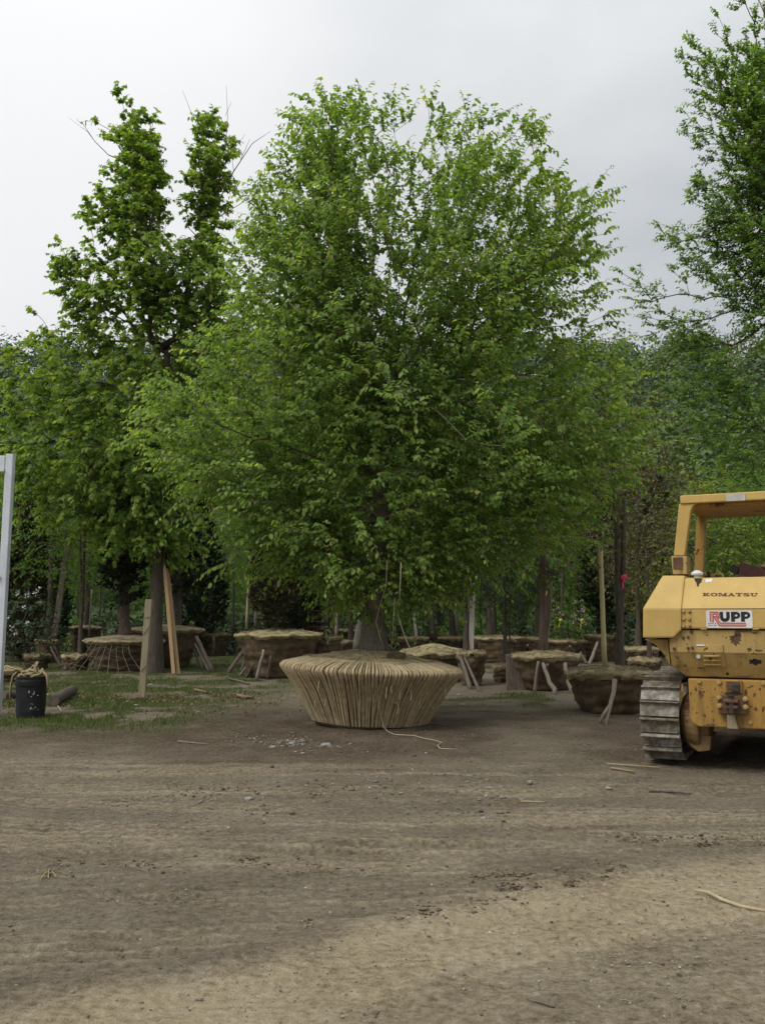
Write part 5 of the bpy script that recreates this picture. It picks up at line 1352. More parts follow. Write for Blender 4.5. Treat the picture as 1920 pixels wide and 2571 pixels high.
# roll-over frame
zr = rear(470, 612, .5)
bt = poly([(430, 612), (505, 612)], .46); tpz = poly([(470, 240), (548, 240)], .5)
rops = None
roof_t = rear(470, 182, .40); roof_b = rear(470, 240, .40)
aR = abs(roof_t[0]); zT, zB = roof_t[1], roof_b[1]
roof = MB().box(-aR, aR, .40, 1.95, zB, zT).build('roof', M['y_clean'], dz, bevel=.012)
MB().box(-aR + .06, aR - .06, .50, 1.85, zB - .035, zB - .003).build('roof_lining', M['y_rusty'], roof)
p, q = rear(797, 206, .39), rear(934, 156, .39)
MB().box(p[0], q[0], .388, .397, q[1] - .09, q[1] - .02).build('data_plate', M['plate_alu'], roof)
for s in (-1, 1):
    b0_, b1_ = [(s * abs(a), z) for a, z in bt], [(s * abs(a), z) for a, z in tpz]
    g_ = [(s * abs(rear(x, y, .48)[0]), rear(x, y, .48)[1]) for x, y in ((592, 242), (566, 262), (550, 300), (542, 360))]
    pg_ = [b0_[0], b0_[1], (g_[3][0], g_[3][1]), g_[2], g_[1], (g_[0][0], zB - .001), (b1_[0][0], zB - .001)]
    MB().prism(pg_, .42, .56).build('rear_post', M['y_clean'], dz, bevel=.01)
    mb_ = [(s * abs(rear(x, y, .40)[0]), rear(x, y, .40)[1]) for x, y in ((405, 612), (517, 612), (517, 742), (418, 742))]
    mo_ = MB().prism(mb_, .42, .70).build('post_mount', M['y_worn'], dz, bevel=.006)
    rc_ = [(s * abs(rear(x, y, .40)[0]), rear(x, y, .40)[1]) for x, y in ((420, 624), (488, 624), (488, 705), (422, 705))]
    MB().prism(rc_, .412, .419).build('mount_recess', M['rust'], mo_)
    f_ = [(s * abs(a), z) for a, z in poly([(590, 250), (656, 250), (636, 790), (572, 790)], 1.65)]
    if f_: MB().prism([(f_[0][0], zB - .002), (f_[1][0], zB - .002), f_[2], f_[3]], 1.60, 1.74).build('front_post', M['y_rusty'], dz, bevel=.01)
    MB().box(min(s * .54, s * .68), max(s * .54, s * .68), .32, .78, zt + .002, zt + .022).build('mount_plate', M['y_worn'], dz)
# operator's place and engine
a, z = rear(855, 706, 1.1)
ex_ = MB().lathe([(.034, .02), (.05, .02), (.05, -.5), (.034, -.5)], 20, Matrix.Translation((a, 1.1, z)) @ Matrix.Rotation(R(90), 4, 'X')).build('filter_housing', M['dark_metal'], dz, smooth=False)
MB().lathe([(0, .005), (.034, .005)], 20, Matrix.Translation((a, 1.1, z)) @ Matrix.Rotation(R(90), 4, 'X')).build('bore', M['black_grime'], ex_)
sb = poly([(880, 768), (900, 650), (1020, 690), (1130, 745), (1130, 768)], .95)
MB().prism(sb, .95, 1.35).build('seat_back', M['maroon'], dz, bevel=.02)
MB().box(-.1, .5, 1.35, 1.85, 1.45, 1.75).build('seat', M['maroon'], dz, bevel=.04)
a, z = rear(690, 720, 1.0)
MB().tube([(a - .03, 1.0, zt - .15), (a - .03, 1.0, z - .01), (a + .05, 1.02, z - .03), (a + .09, 1.02, zt - .1)], .018, 8).build('lever', M['maroon'], dz, smooth=True)
a, z = rear(740, 745, .9)
MB().tube([(a - .06, .9, zt - .05), (a - .06, .9, z + .005), (a + .05, .9, z + .005), (a + .06, .9, zt - .05)], .010, 6).build('hand_rail', M['y_worn'], dz, smooth=True)
a, z = rear(880, 760, .85)
MB().tube([(a - .1, .85, zt), (a, .85, zt + .03), (a + .12, .85, zt + .01)], .014, 6).build('hose', M['rust'], dz, smooth=True)
MB().box(-.5, .5, 1.26, 2.2, .95, 1.40).build('floor_box', M['y_worn'], dz, bevel=.02)
MB().prism([(2.2, .85), (2.2, 1.72), (2.45, 1.80), (3.75, 1.74), (3.85, 1.6), (3.85, .85)], -.42, .42, 'x').build('engine_hood', M['y_worn'], dz, bevel=.03)
MB().tube([(.15, 3.0, 1.78), (.15, 3.0, 2.15), (.15, 2.93, 2.25)], [.04, .04, .04], 12).build('exhaust', M['rust'], dz)
# tracks
TA = .775; TWD = .405
RZ, RR = .492, .405
def track_path(s_):
    """rounded run of the track: rear wheel at b=.60, front wheel at b=2.95"""
    b0_, b1_ = .60, 2.95; st_ = b1_ - b0_; arc_ = math.pi * RR
    per = 2 * st_ + 2 * arc_; s_ = s_ % per
    if s_ < arc_:
        a = math.pi / 2 + s_ / RR; return b0_ + RR * math.cos(a), RZ + RR * math.sin(a), a
    s_ -= arc_
    if s_ < st_: return b0_ + s_, RZ - RR, -math.pi / 2
    s_ -= st_
    if s_ < arc_:
        a = -math.pi / 2 + s_ / RR; return b1_ + RR * math.cos(a), RZ + RR * math.sin(a), a
    s_ -= arc_
    return b1_ - s_, RZ + RR, math.pi / 2
per = 2 * (2.95 - .60) + 2 * math.pi * RR
NS = 44; pit = per / NS
def shoe_mesh():
    mb = MB(); h = TWD / 2; l = pit * .47
    mb.box(-h, h, -l, l, -.012, .010)                      # plate, outward is +z
    mb.box(-h, h, l * .78, l * 1.0, .010, .058)            # grouser
    mb.box(-h + .02, h - .02, -l * 1.0, -l * .86, .010, .022)
    return mb.mesh('track_shoe', .003, segs=1)
def link_mesh():
    mb = MB(); l = pit * .5
    for s in (-1, 1): mb.box(s * .075 - .018, s * .075 + .018, -l, l, -.085, -.0135)
    mb.tube([(-.10, l * .8, -.045), (.10, l * .8, -.045)], .022, 8)
    return mb.mesh('track_link')
SHM, LKM = shoe_mesh(), link_mesh(); SHM.materials.append(M['track_steel']); LKM.materials.append(M['black_grime'])
gr_me = None
for s in (-1, 1):
    tr = MB().box(s * TA - .09, s * TA + .09, .85, 2.75, .30, .52).build('track_frame', M['y_mud'], dz, bevel=.02)
    for i in range(NS):
        b_, z_, a = track_path(i * pit + .03)
        for me, nm in ((SHM, 'track_shoe'), (LKM, 'track_link')):
            o = bpy.data.objects.new(nm, me); COL.objects.link(o); o.parent = tr
            n_ = Vector((0, math.cos(a), math.sin(a))); y_ = Vector((0, math.sin(a), -math.cos(a))); x_ = y_.cross(n_)
            m4 = Matrix(((x_.x, y_.x, n_.x, s * TA), (0, y_.y, n_.y, b_), (0, y_.z, n_.z, z_), (0, 0, 0, 1)))
            o.matrix_local = m4
            if nm == 'track_shoe' and i % 3:
                own_material(o, M['track_mud' if i % 3 == 1 else 'track_worn'])
    # sprocket with teeth, idler, rollers
    mb = MB(); mb.lathe([(0, -.05), (.29, -.05), (.29, .05), (0, .05)], 26, Matrix.Translation((s * TA, .60, RZ)) @ Matrix.Rotation(R(90), 4, 'Y'))
    for i in range(13):
        a = 2 * math.pi * i / 13; mb.box(-.03, .03, -.035, .035, .28, .345, Matrix.Translation((s * TA, .60, RZ)) @ Matrix.Rotation(a, 4, 'X'))
    mb.build('sprocket', M['y_mud'], dz)
    MB().lathe([(0, -.06), (.31, -.06), (.31, .06), (0, .06)], 26, Matrix.Translation((s * TA, 2.95, RZ)) @ Matrix.Rotation(R(90), 4, 'Y')).build('idler', M['y_mud'], dz)
    for bb in (1.05, 1.4, 1.75, 2.1, 2.45):
        MB().lathe([(0, -.1), (.1, -.1), (.1, .1), (0, .1)], 14, Matrix.Translation((s * TA, bb, .20)) @ Matrix.Rotation(R(90), 4, 'Y')).build('roller', M['y_mud'], dz)
    # final drive: a stepped dome between the track and the case
    MB().lathe([(0.0, .60), (.17, .60), (.24, .58), (.30, .53), (.33, .46), (.33, .40), (.26, .38), (.24, .30), (0, .30)], 26, Matrix.Translation((0, .60, RZ - .02)) @ Matrix.Rotation(R(90) * s, 4, 'Y')).build('final_drive', M['y_mud'], dz, smooth=False, bevel=.01)
    MB().prism([(s * .28, .33), (s * .52, .33), (s * .50, .22), (s * .42, .16), (s * .30, .18)], .38, .8).build('gear_guard', M['y_mud'], dz, bevel=.01)
MB().box(-.40, .40, .9, 3.6, .38, .95).build('belly_case', M['black_grime'], dz, bevel=.02)
# blade ahead, with its arms
mb = MB(); prof = [(4.35, .05), (4.22, .25), (4.18, .5), (4.25, .75), (4.38, .93), (4.33, .95), (4.19, .77), (4.12, .5), (4.16, .24), (4.29, .04)]
mb.prism(prof, -1.2, 1.2, 'x'); mb.build('blade', M['y_rusty'], dz)
for s in (-1, 1):
    MB().tube([(s * 1.03, 2.0, .40), (s * 1.03, 3.6, .36), (s * .95, 4.14, .3)], .055, 8).build('push_arm', M['y_rusty'], dz)
    MB().tube([(s * .45, 3.5, 1.25), (s * .5, 4.1, .6)], .04, 8).build('lift_cylinder', M['dark_metal'], dz)
# ------------------------------------------------------------------ props, stakes, poles
def prop(p1, p2, r, label, mat='pole', d1=None, group='propping poles round the root balls', name='prop_pole', top_y=None, bend=0.08, back=0.5, name2=None):
    """a rough pole from its foot on the ground (p2) up to p1"""
    f = ground(*p2); f.z = gz1(f.x, f.y) - 0.02
    dep = (f.y + back) if d1 is None else d1
    if d1 is None:
        best = None
        for q in BALLS.values():
            t_ = at(*p1, q['y'] - q['rt'])
            if -0.3 < q['y'] - f.y < 2.4 and abs(t_.x - q['x']) < q['rt'] + .35 and (best is None or q['y'] < best['y']): best = q
        if best:
            for _ in range(4):
                t_ = at(*p1, dep); zz = min(max((t_.z - best['z']) / best['h'], 0), 1)
                rz = best['rt'] * (.72 + .28 * zz ** .75); dx_ = t_.x - best['x']
                dep = best['y'] - math.sqrt(max(.02, rz * rz - dx_ * dx_)) - r * .6
    t = at(*p1, dep)
    rg = np.random.default_rng(int(p1[0] * 3 + p2[1]))
    L_ = (t - f).length; r *= .68
    root_pts = []
    for q in np.linspace(0, 1, 6):
        p = (t - f) * q
        if 0 < q < 1: p = p + Vector((rg.normal(0, bend * r * 1.6), rg.normal(0, bend * r), 0))
        root_pts.append(p)
    o = MB().tube(root_pts, [r * (1.12 - 0.3 * q) * rg.uniform(0.92, 1.08) for q in np.linspace(0, 1, 6)], 7).build(name, M[mat], None, smooth=True, loc=tuple(f))
    tag(o, label, 'prop pole' if 'prop' in name else 'stake', group)
    return o
for i, (a, b_, r, m) in enumerate(((z3(610, 650), z3(475, 855), .075, 'pole'), (z3(605, 720), z3(560, 850), .05, 'pole'), (z3(635, 765), z3(555, 875), .06, 'pole'), (z3(650, 790), z3(602, 890), .045, 'pole'),
                                   (z3(722, 690), z3(672, 905), .06, 'pole_pale'), (z3(770, 735), z3(747, 900), .055, 'pole'))):
    prop(a, b_, r, ('thick dark pole leaning hardest against the big mossy root ball, leftmost there', 'short dark pole second from left under the big mossy root ball', 'dark slanting pole third from left under the big mossy root ball',
                    'thin dark pole fourth from left under the big mossy root ball', 'pale crooked pole leaning on the front of the big mossy root ball', 'grey pole right of the pale crooked one, on the big mossy root ball')[i], m, back=0.45)
prop(z3(1022, 600), z3(1060, 700), .07, 'short grey prop at the right end of the big mossy root ball', 'pole', d1=23.9)
for a, b_, r, m, l in ((z3(165, 590), z3(161, 800), .09, 'pole', 'upright grey prop left of the two pointed stakes'), (z3(255, 600), z3(378, 850), .085, 'pole', 'long dark pole slanting right of the pointed stakes, front one'),
                       (z3(247, 650), z3(352, 850), .07, 'pole', 'dark pole slanting close beside the long one, right of the pointed stakes'), (z3(240, 690), z3(296, 820), .06, 'pole', 'steeper dark prop just right of the pointed stakes')):
    prop(a, b_, r, l, m, back=0.4)
for a, b_, r, m, l in ((z3(376, 600), z3(378, 735), .10, 'pole_pale', 'pale upright log propping the flat topped root ball'), (z3(335, 630), z3(317, 700), .05, 'pole_pale', 'thin pale stick left of the upright log prop'),
                       (z3(432, 620), z3(500, 728), .09, 'pole', 'grey slanting prop right of the upright log prop'), (z3(465, 625), z3(520, 722), .07, 'pole', 'outer slanting prop at the right of the flat topped root ball'),
                       (z3(570, 605), z3(505, 690), .08, 'pole', 'prop slanting left from the back of the big mossy ball')):
    prop(a, b_, r, l, m, back=0.2)
prop(z4(556, 588), z4(612, 760), .07, 'dark pole slanting right of the cord-laced mossy ball, left one of two', 'pole', back=0.4)
prop(z4(578, 590), z4(665, 775), .05, 'dark thin pole slanting farthest right beside the cord-laced mossy ball', 'pole', back=0.5)
prop(z4(980, 608), z4(958, 775), .055, 'pale debarked pole leaning on the ball between big tree and bulldozer', 'pole_pale', back=0.4)
prop(z4(1006, 622), z4(1066, 790), .07, 'crooked pale pole slanting right at the middle of that propped ball', 'pole_pale', back=0.5, bend=0.5)
prop(z4(1030, 628), z4(1016, 726), .05, 'short pale stick crossing the crooked pole', 'pole_pale', d1=19.2)
prop(z4(1126, 620), z4(1168, 785), .075, 'pale pole with a hooked foot at the right of the propped ball', 'pole_pale', back=0.4, bend=0.5)
prop(z4(1303, 505), z4(1255, 625), .09, 'thick pale prop behind the yellow cane', 'pole_pale', d1=31.5)
prop(z4(1205, 560), z4(1250, 625), .08, 'dark prop slanting behind the brown ball by the bulldozer', 'pole', d1=31)
prop(z4(1475, 550), z4(1447, 640), .07, 'grey prop right of the ribboned trunk', 'pole', d1=28)
prop(z4(856, 500), z4(861, 545), .06, 'short pale stick in the far row of balls', 'pole_pale', d1=30.5)
prop(z4(922, 522), z4(905, 552), .06, 'pale prop left of the dark trunk in the far row', 'pole_pale', d1=30)
prop(z4(1152, 528), z4(1172, 580), .07, 'pale prop under the far row, right of the dark trunk', 'pole_pale', d1=30)
prop(z4(650, 492), z4(626, 548), .07, 'grey prop beside the foot of the grey stake', 'pole', d1=25)
prop(z2(352, 1450), z2(432, 1592), .055, 'pale diagonal prop beside the white flowering shrub, left one', 'pole_pale', back=0.4)
prop(z2(376, 1440), z2(460, 1602), .06, 'dark diagonal prop beside the white flowering shrub, right one', 'pole', back=0.4)
prop(z2(665, 1490), z2(582, 1592), .06, 'grey prop at the left end of the netted ball', 'pole', back=0.3)
prop(z2(692, 1482), z2(640, 1585), .05, 'grey prop second from left of the netted ball', 'pole', back=0.3)
prop(z2(1088, 1482), z2(1110, 1592), .08, 'dark prop right behind the maple trunk, left one', 'pole', back=0.4)
prop(z2(1104, 1452), z2(1155, 1592), .07, 'dark prop right behind the maple trunk, right one', 'pole', back=0.4)
# forked pole on the brown ball by the bulldozer
f = ground(*z4(1350, 955)); f.z = gz1(f.x, f.y) - 0.02
t1, t2 = at(*z4(1396, 712), f.y + 0.42) - f, at(*z4(1375, 835), f.y + 0.2) - f
o = MB().tube([(0, 0, 0), at(*z4(1358, 905), f.y + 0.08) - f, t2, at(*z4(1392, 770), f.y + 0.3) - f, t1], [.028, .03, .034, .036, .04], 7).tube([at(*z4(1368, 850), f.y + .18) - f, at(*z4(1335, 900), f.y + 0.02) - f, ground(*z4(1312, 953)) - f], [.026, .024, .02], 7).build('prop_pole', M['pole_pale'], None, smooth=True, loc=tuple(f))
tag(o, 'forked grey branch leaning on the brown ball beside the bulldozer track', 'prop pole', 'propping poles round the root balls')
f = ground(*z4(862, 762)); f.z = -0.03
o = MB().box(-.22, .22, -.1, .1, 0, .78).build('timber_block', M['pole'], None, bevel=.02, loc=tuple(f)); tag(o, 'dark upright timber slab between the small ball and the propped ball', 'timber')

def stake(b_uv, t_uv, w, mat, label, depth=None, depth2=None, name='stake', square=True, tip=False, group=None, th=None, cat='stake'):
    if depth is None:
        f = ground(*b_uv); f.z = gz1(f.x, f.y) - 0.03
    else: f = at(*b_uv, depth)
    t = at(*t_uv, depth2 if depth2 else f.y) - f
    mb = MB(); L_ = t.length
    root = empty(name, tuple(f)) if False else None
    if square:
        h = (th or w * 0.55) / 2; a = w / 2
        d = t.normalized(); x = Vector((1, 0, 0)); x = (x - d * x.dot(d)).normalized(); y = d.cross(x)
        Mx = Matrix(((x.x, y.x, d.x, 0), (x.y, y.y, d.y, 0), (x.z, y.z, d.z, 0), (0, 0, 0, 1)))
        if tip:
            e = L_ - w * 2.4
            vs = [(-a, -h, 0), (a, -h, 0), (a, h, 0), (-a, h, 0), (-a, -h, e), (a, -h, e), (a, h, e), (-a, h, e), (-a * .15, -h * .2, L_), (a * .15, -h * .2, L_), (a * .15, h * .2, L_), (-a * .15, h * .2, L_)]
            mb.add([Mx @ Vector(v) for v in vs], ((3, 2, 1, 0), (0, 1, 5, 4), (1, 2, 6, 5), (2, 3, 7, 6), (3, 0, 4, 7), (4, 5, 9, 8), (5, 6, 10, 9), (6, 7, 11, 10), (7, 4, 8, 11), (8, 9, 10, 11)))
        else: mb.box(-a, a, -h, h, 0, L_, Mx)
        o = mb.build(name, M[mat], None, bevel=min(.006, w * .08), loc=tuple(f))
    else:
        pts = [t * q for q in np.linspace(0, 1, 6)]
        o = mb.tube(pts, [w / 2 * (1.05 - .2 * q) for q in np.linspace(0, 1, 6)], 8).build(name, M[mat], None, smooth=True, loc=tuple(f))
    tag(o, label, cat, group)
    return o, f, t
post, pf, ptop = stake(z2(986, 1800), z2(1036, 1120), 0.128, 'wood_pale', 'pale square wooden post standing alone in the grass before the maple', name='wooden_post', th=0.11, cat='post')
# wire wound round the post
mb = MB(); rgw = np.random.default_rng(2)
for q0, q1 in ((0.80, 0.84), (0.40, 0.78), (0.1, 0.38)):
    pts = []
    for i in range(17):
        t = i / 16; p = ptop * (q0 + (q1 - q0) * t); a = t * 2 * math.pi * (1.5 if q1 - q0 < .1 else 1.0)
        pts.append(p + Vector((.078 * math.cos(a), .07 * math.sin(a), 0.0)))
    mb.tube(pts, .006, 4, False)
mb.build('wire', M['wire'], post)
mb = MB(); rgx = np.random.default_rng(9)
for i in range(24):
    a = rgx.uniform(0, 6.28); r_ = rgx.uniform(.05, .3); p = Vector((r_ * math.cos(a), r_ * math.sin(a) * .7, .035)); q = rgx.uniform(.06, .16); b2 = rgx.uniform(0, 3.14)
    Mx = Matrix.Translation(pf + p) @ Matrix.Rotation(b2, 4, 'Z') @ Matrix.Rotation(rgx.normal(0, .2), 4, 'X')
    mb.box(-q, q, -.018, .018, 0, .012, Mx)
o = mb.build('bark_chips', M['litter']); tag(o, 'splintered bark chips heaped round the foot of the pale square post', 'bark chips', kind='stuff')
stake(z2(1240, 1640), z2(1163, 900), 0.095, 'wood_tan', 'tan pointed stake leaning by the maple, right one of the pair', depth=24.9, depth2=25.9, tip=True, group='pointed tan stakes')
stake(z2(1206, 1635), z2(1141, 862), 0.095, 'wood_tan', 'tan pointed stake leaning by the maple, taller left one of the pair', depth=24.75, depth2=25.75, tip=True, group='pointed tan stakes')
stake(z3(603, 548), z3(629, 40), 0.075, 'wood_pale', 'long pale pole rising behind the big mossy root ball', depth=24.2, square=False, name='pole', cat='pole')
stake(z3(717, 540), z3(713, 455), 0.06, 'wood_grey', 'short white stick upright behind the big mossy root ball', depth=32, name='stake')
stake(z4(613, 545), z4(625, 172), 0.115, 'wood_grey', 'pale grey square stake rising from the narrow root ball', depth=21.6, name='stake')
stake(z4(1341, 632), z4(1318, -20), 0.085, 'bamboo', 'long yellow cane rising from the brown ball beside the bulldozer', depth=15.3, square=False, name='cane', cat='cane')
stake(z4(1028, 470), z4(1047, 175), 0.10, 'wood_pale', 'light stake leaning behind the dark trunk of the propped ball', depth=20.6, name='stake')
stake(z4(315, 470), z4(297, 335), 0.10, 'wood_grey', 'whitish stick leaning in the shade right of the big trunk', depth=33, name='stake')
stake(z2(380, 1372), z2(478, 705), 0.19, 'pole', 'long weathered pole leaning right with strings hanging from it, far left', depth=31, square=True, name='pole', cat='pole')
stake(z2(618, 1388), z2(640, 1050), 0.07, 'pole_pale', 'thin pale bare stem left of the netted ball', depth=36, square=False, name='sapling_stem', cat='sapling')
stake(z3(355, 560), z3(357, 300), 0.22, 'bark_pale', 'pale straight trunk beyond the flat topped root ball', depth=37.5, square=False, name='bare_trunk', cat='trunk')
stake(z3(668, 545), z3(670, 280), 0.14, 'bark_pale', 'slim grey trunk right of the long pale pole', depth=34, square=False, name='bare_trunk', cat='trunk')
stake(z3(1378, 700), z3(1408, 440), 0.24, 'bark_pale', 'grey slanting trunk touching the left side of the big trunk', depth=17.5, square=False, name='bare_trunk', cat='trunk')
stake(z3(1222, 600), z3(1226, 440), 0.10, 'wood_grey', 'thin grey stick in the shade behind the rope-laced ball', depth=34, square=False, name='stake')
stake(z4(535, 470), z4(537, 270), 0.16, 'bark_pale', 'pale slim trunk between the far row and the grey stake', depth=38, square=False, name='bare_trunk', cat='trunk')
stake(z4(715, 465), z4(717, 400), 0.2, 'bark_pale', 'pale stump of a trunk in the far row right of the grey stake', depth=37, square=False, name='bare_trunk', cat='trunk')
stake(z4(605, 545), z4(610, 180), 0.12, 'pole', 'darker grey post close behind the pale grey square stake', depth=23.5, name='stake')
# more thin trunks in the shade
for (u, d, w, v1, lab) in ((585, 40, .12, 1380, 'dim slim trunk left of the long pale pole'), (935, 41, .1, 1440, 'dim slim trunk just right of the big trunk'), (1015, 42, .14, 1440, 'dim trunk behind the first far ball'), (1205, 42, .12, 1420, 'dim trunk behind the grey stake'),
                        (1300, 42, .12, 1430, 'dim trunk left of the dark trunk on the propped ball'), (1408, 40, .14, 1430, 'dim trunk beside the pink flowering shrub'), (455, 44, .12, 1500, 'dim trunk behind the pointed stakes'), (250, 44, .1, 1380, 'dim trunk left of the dark evergreen')):
    stake((u, 1640), (u + 3, v1), w, 'bark', lab, depth=d, square=False, name='bare_trunk', cat='trunk')

def ribbon(u, v, v2, depth, mat, label, w=.022, knot=True):
    p, q = at(u, v, depth), at(u - 6, v2, depth - .05)
    mb = MB(); h = (q - p)
    pts = [(0, 0), (.02, .25), (-.02, .55), (.01, .8), (-.03, 1)]
    vs, fs = [], []
    for i, (dx, t) in enumerate(pts):
        c = h * t + Vector((dx, -.02 * (i % 2), 0)); vs += [c + Vector((-w, 0, 0)), c + Vector((w, .012, 0))]
    k_ = .6 if knot else 1.0
    for i in range(4): fs.append((2 * i, 2 * i + 1, 2 * i + 3, 2 * i + 2))
    mb.add(vs, fs)
    if knot:
        mb.lathe([(0, -.05), (.05, -.03), (.075, .0), (.05, .03), (0, .05)], 8, Matrix.Translation((.02, -.01, .02)))
        mb.add([Vector(v) for v in ((.02, -.03, .03), (.12, -.04, .09), (.14, -.03, .0), (.03, -.03, -.04))], ((0, 1, 2, 3),))
        mb.add([Vector(v) for v in ((.0, -.03, .03), (-.09, -.04, .05), (-.10, -.03, -.03), (0, -.03, -.03))], ((0, 1, 2, 3),))
    mb.v = [tuple(c * (.45 if a != 2 else .75) for a, c in enumerate(v)) for v in mb.v]
    o = mb.build('ribbon', M[mat], None, loc=tuple(p)); tag(o, label, 'ribbon')
ribbon(*z4(1445, 152), z4(0, 238)[1], 15.15, 'ribbon_pink', 'bright pink ribbon knotted round the thin trunk by the bulldozer')
ribbon(*z4(1215, 385), z4(0, 450)[1], 31, 'ribbon_yellow', 'yellow ribbon dangling below the pink flowering shrub, right one')
ribbon(*z4(1098, 385), z4(0, 440)[1], 31, 'ribbon_yellow', 'yellow ribbon dangling below the pink flowering shrub, left one')
ribbon(*z4(828, 376), z4(0, 410)[1], 31, 'ribbon_orange', 'orange ribbon in the shade left of the dark trunk', knot=False)
ribbon(*z4(507, 265), z4(0, 292)[1], 35.2, 'ribbon_yellow', 'yellow ribbon tied on the straight far trunk', knot=False)
ribbon(*z4(1027, 228), z4(0, 256)[1], 19.7, 'ribbon_yellow', 'small yellow tag tied on the dark trunk of the propped ball', knot=False, w=.02)

# wire netting over ball A, wire basket
b = BALLS['A']; mb = MB(); c = Vector((b['x'], b['y'] - b['rt'] * 0.98, 0))
apex = Vector((c.x - .1, b['y'] - b['rt'] * .8, b['h'] + .06))
for i in range(8):
    t = -1 + 2 * i / 7
    foot = Vector((c.x + t * 1.05 - .1, c.y - .35 - .25 * (1 - t * t), 0.0))
    mid = apex.lerp(foot, .5) + Vector((t * .08, -.05, .06)); tp_ = apex + Vector((t * .45, 0, 0))
    mb.tube([tp_, mid, foot], .007, 4, False)
for q in (.3, .55, .8, .97):
    pts = []
    for i in range(8):
        t = -1 + 2 * i / 7
        foot = Vector((c.x + t * 1.05 - .1, c.y - .35 - .25 * (1 - t * t), 0.0)); tp_ = apex + Vector((t * .45, 0, 0))
        pts.append(tp_.lerp(foot, q) + Vector((0, 0, .07 * math.sin(i * 2.1 + q * 9))))
    mb.tube(pts, .006, 4, False)
o = mb.build('wire_netting', M['wire']); tag(o, 'slack grey wire netting draped over the front of the netted ball', 'wire netting')
p = at(792, 1600, 30.5); mb = MB()
for i in range(14):
    a = 2 * math.pi * i / 14
    mb.tube([(.28 * math.cos(a), .28 * math.sin(a), .0), (.36 * math.cos(a), .36 * math.sin(a), .86)], .009, 4)
for q, r_ in ((0, .28), (.2, .30), (.4, .32), (.6, .34), (.8, .355), (1, .36)):
    mb.tube([(r_ * math.cos(2 * math.pi * i / 16), r_ * math.sin(2 * math.pi * i / 16), .86 * q) for i in range(17)], .012, 4, False)
o = mb.build('wire_basket', M['rust'], None, loc=tuple(p)); tag(o, 'rusty wire basket standing behind the big mossy root ball', 'wire basket')

# strings hanging from the big tree, the trailing rope
def cord(path, r, label, name='cord', mat='cord', cat='cord', group=None):
    p0 = Vector(path[0])
    o = MB().tube([Vector(p) - p0 for p in path], r, 5).build(name, M[mat], None, smooth=True, loc=tuple(p0)); tag(o, label, cat, group); return o
cord([at(*z4(231, 70), 12.2), at(*z4(228, 180), 12.22), at(*z4(223, 275), 12.2)], .005, 'straight cord hanging down through the low leaves right of the big trunk')
cord([at(*z4(196, 265), 13.2), at(*z4(190, 400), 13.2), at(*z4(180, 545), 13.35)], .0055, 'cord hanging to the ball lid, right of the big trunk')
cord([at(*z4(155, 60), 13.0), at(*z4(150, 200), 13.1), at(*z4(112, 320), 13.3), at(*z4(95, 395), 13.4), at(*z4(118, 480), 13.45), at(*z4(140, 540), 13.5)], .006, 'kinked cord tied down across the big trunk')
cord([at(*z4(213, 350), 13.3), at(*z4(240, 440), 13.2), at(*z4(275, 530), 13.1), at(*z4(325, 580), 13.0)], .006, 'slanting cord running from the trunk to the right rim of the rope-laced ball')
def zz5(u, v): return (660 + u / 2.95, 1560 + v / 2.95)
gp = lambda u, v, h=.012: (lambda g: Vector((g.x, g.y, gz1(g.x, g.y) + h)))(ground(*zz5(u, v)))
cord([at(*zz5(835, 300), 12.62), at(*zz5(842, 420), 12.68), at(*zz5(852, 560), 12.80), at(*zz5(872, 690), 12.92), at(*zz5(892, 780), 12.95), gp(925, 830), gp(975, 855), gp(1120, 862), gp(1180, 880), gp(1270, 895), gp(1325, 915), gp(1292, 940), gp(1310, 965), gp(1440, 968)], .006,
     'loose rope hanging down the front of the rope-laced ball and trailing on the dirt', 'trailing_rope', 'cord', 'rope')
def zz8(u, v): return (u / .8604, 1800 + v / .8604)
g8 = lambda u, v, h=.012: (lambda g: Vector((g.x, g.y, gz1(g.x, g.y) + h)))(ground(*zz8(u, v)))
cord([g8(1500, 382, .02), g8(1530, 390, .02), g8(1560, 405, .015), g8(1600, 415), g8(1650, 422), g8(1720, 424)], .010, 'frayed brown rope end lying on the sandy lane at the right', 'ground_rope', 'rope_dull', 'rope')

# ------------------------------------------------------------------ black tub with rope, logs, steel frame
bf = ground(77, 1797); bf.z = gz1(bf.x, bf.y) - .01
tub = empty('plastic_tub', tuple(bf)); tag(tub, 'black plastic tub heaped with old rope, standing on the grass at the left', 'tub')
H_ = .665
MB().lathe([(.0, .0), (.205, .0), (.215, .02), (.238, .52), (.252, .53), (.255, .60), (.245, .61), (.245, .64), (.258, .645), (.258, H_), (.235, H_), (.225, .1), (0, .1)], 40).build('tub_body', M['bucket'], tub, smooth=False)
sc = MB()
for i in range(14):
    rgx_ = np.random.default_rng(i); a = R(-62) + rgx_.normal(0, .16); z = rgx_.uniform(.05, .42); r_ = .216 + .044 * z + .0035; w = rgx_.uniform(.006, .02); hh = rgx_.uniform(.006, .05)
    p = [Vector((r_ * math.cos(a + s * w / r_), r_ * math.sin(a + s * w / r_), z + q)) for s, q in ((-1, 0), (1, .004), (.8, hh), (-.6, hh * .8))]
    sc.add(p, ((0, 1, 2, 3),))
sc.build('scuff_marks', plain('scuffed_white', (.35, .35, .34), .8), tub)
coil = empty('rope_heap', (bf.x, bf.y, bf.z + .6)); tag(coil, 'tangled heap of frayed tan rope in the black tub with ends hanging out', 'rope heap')
rgc = np.random.default_rng(15); mb = MB()
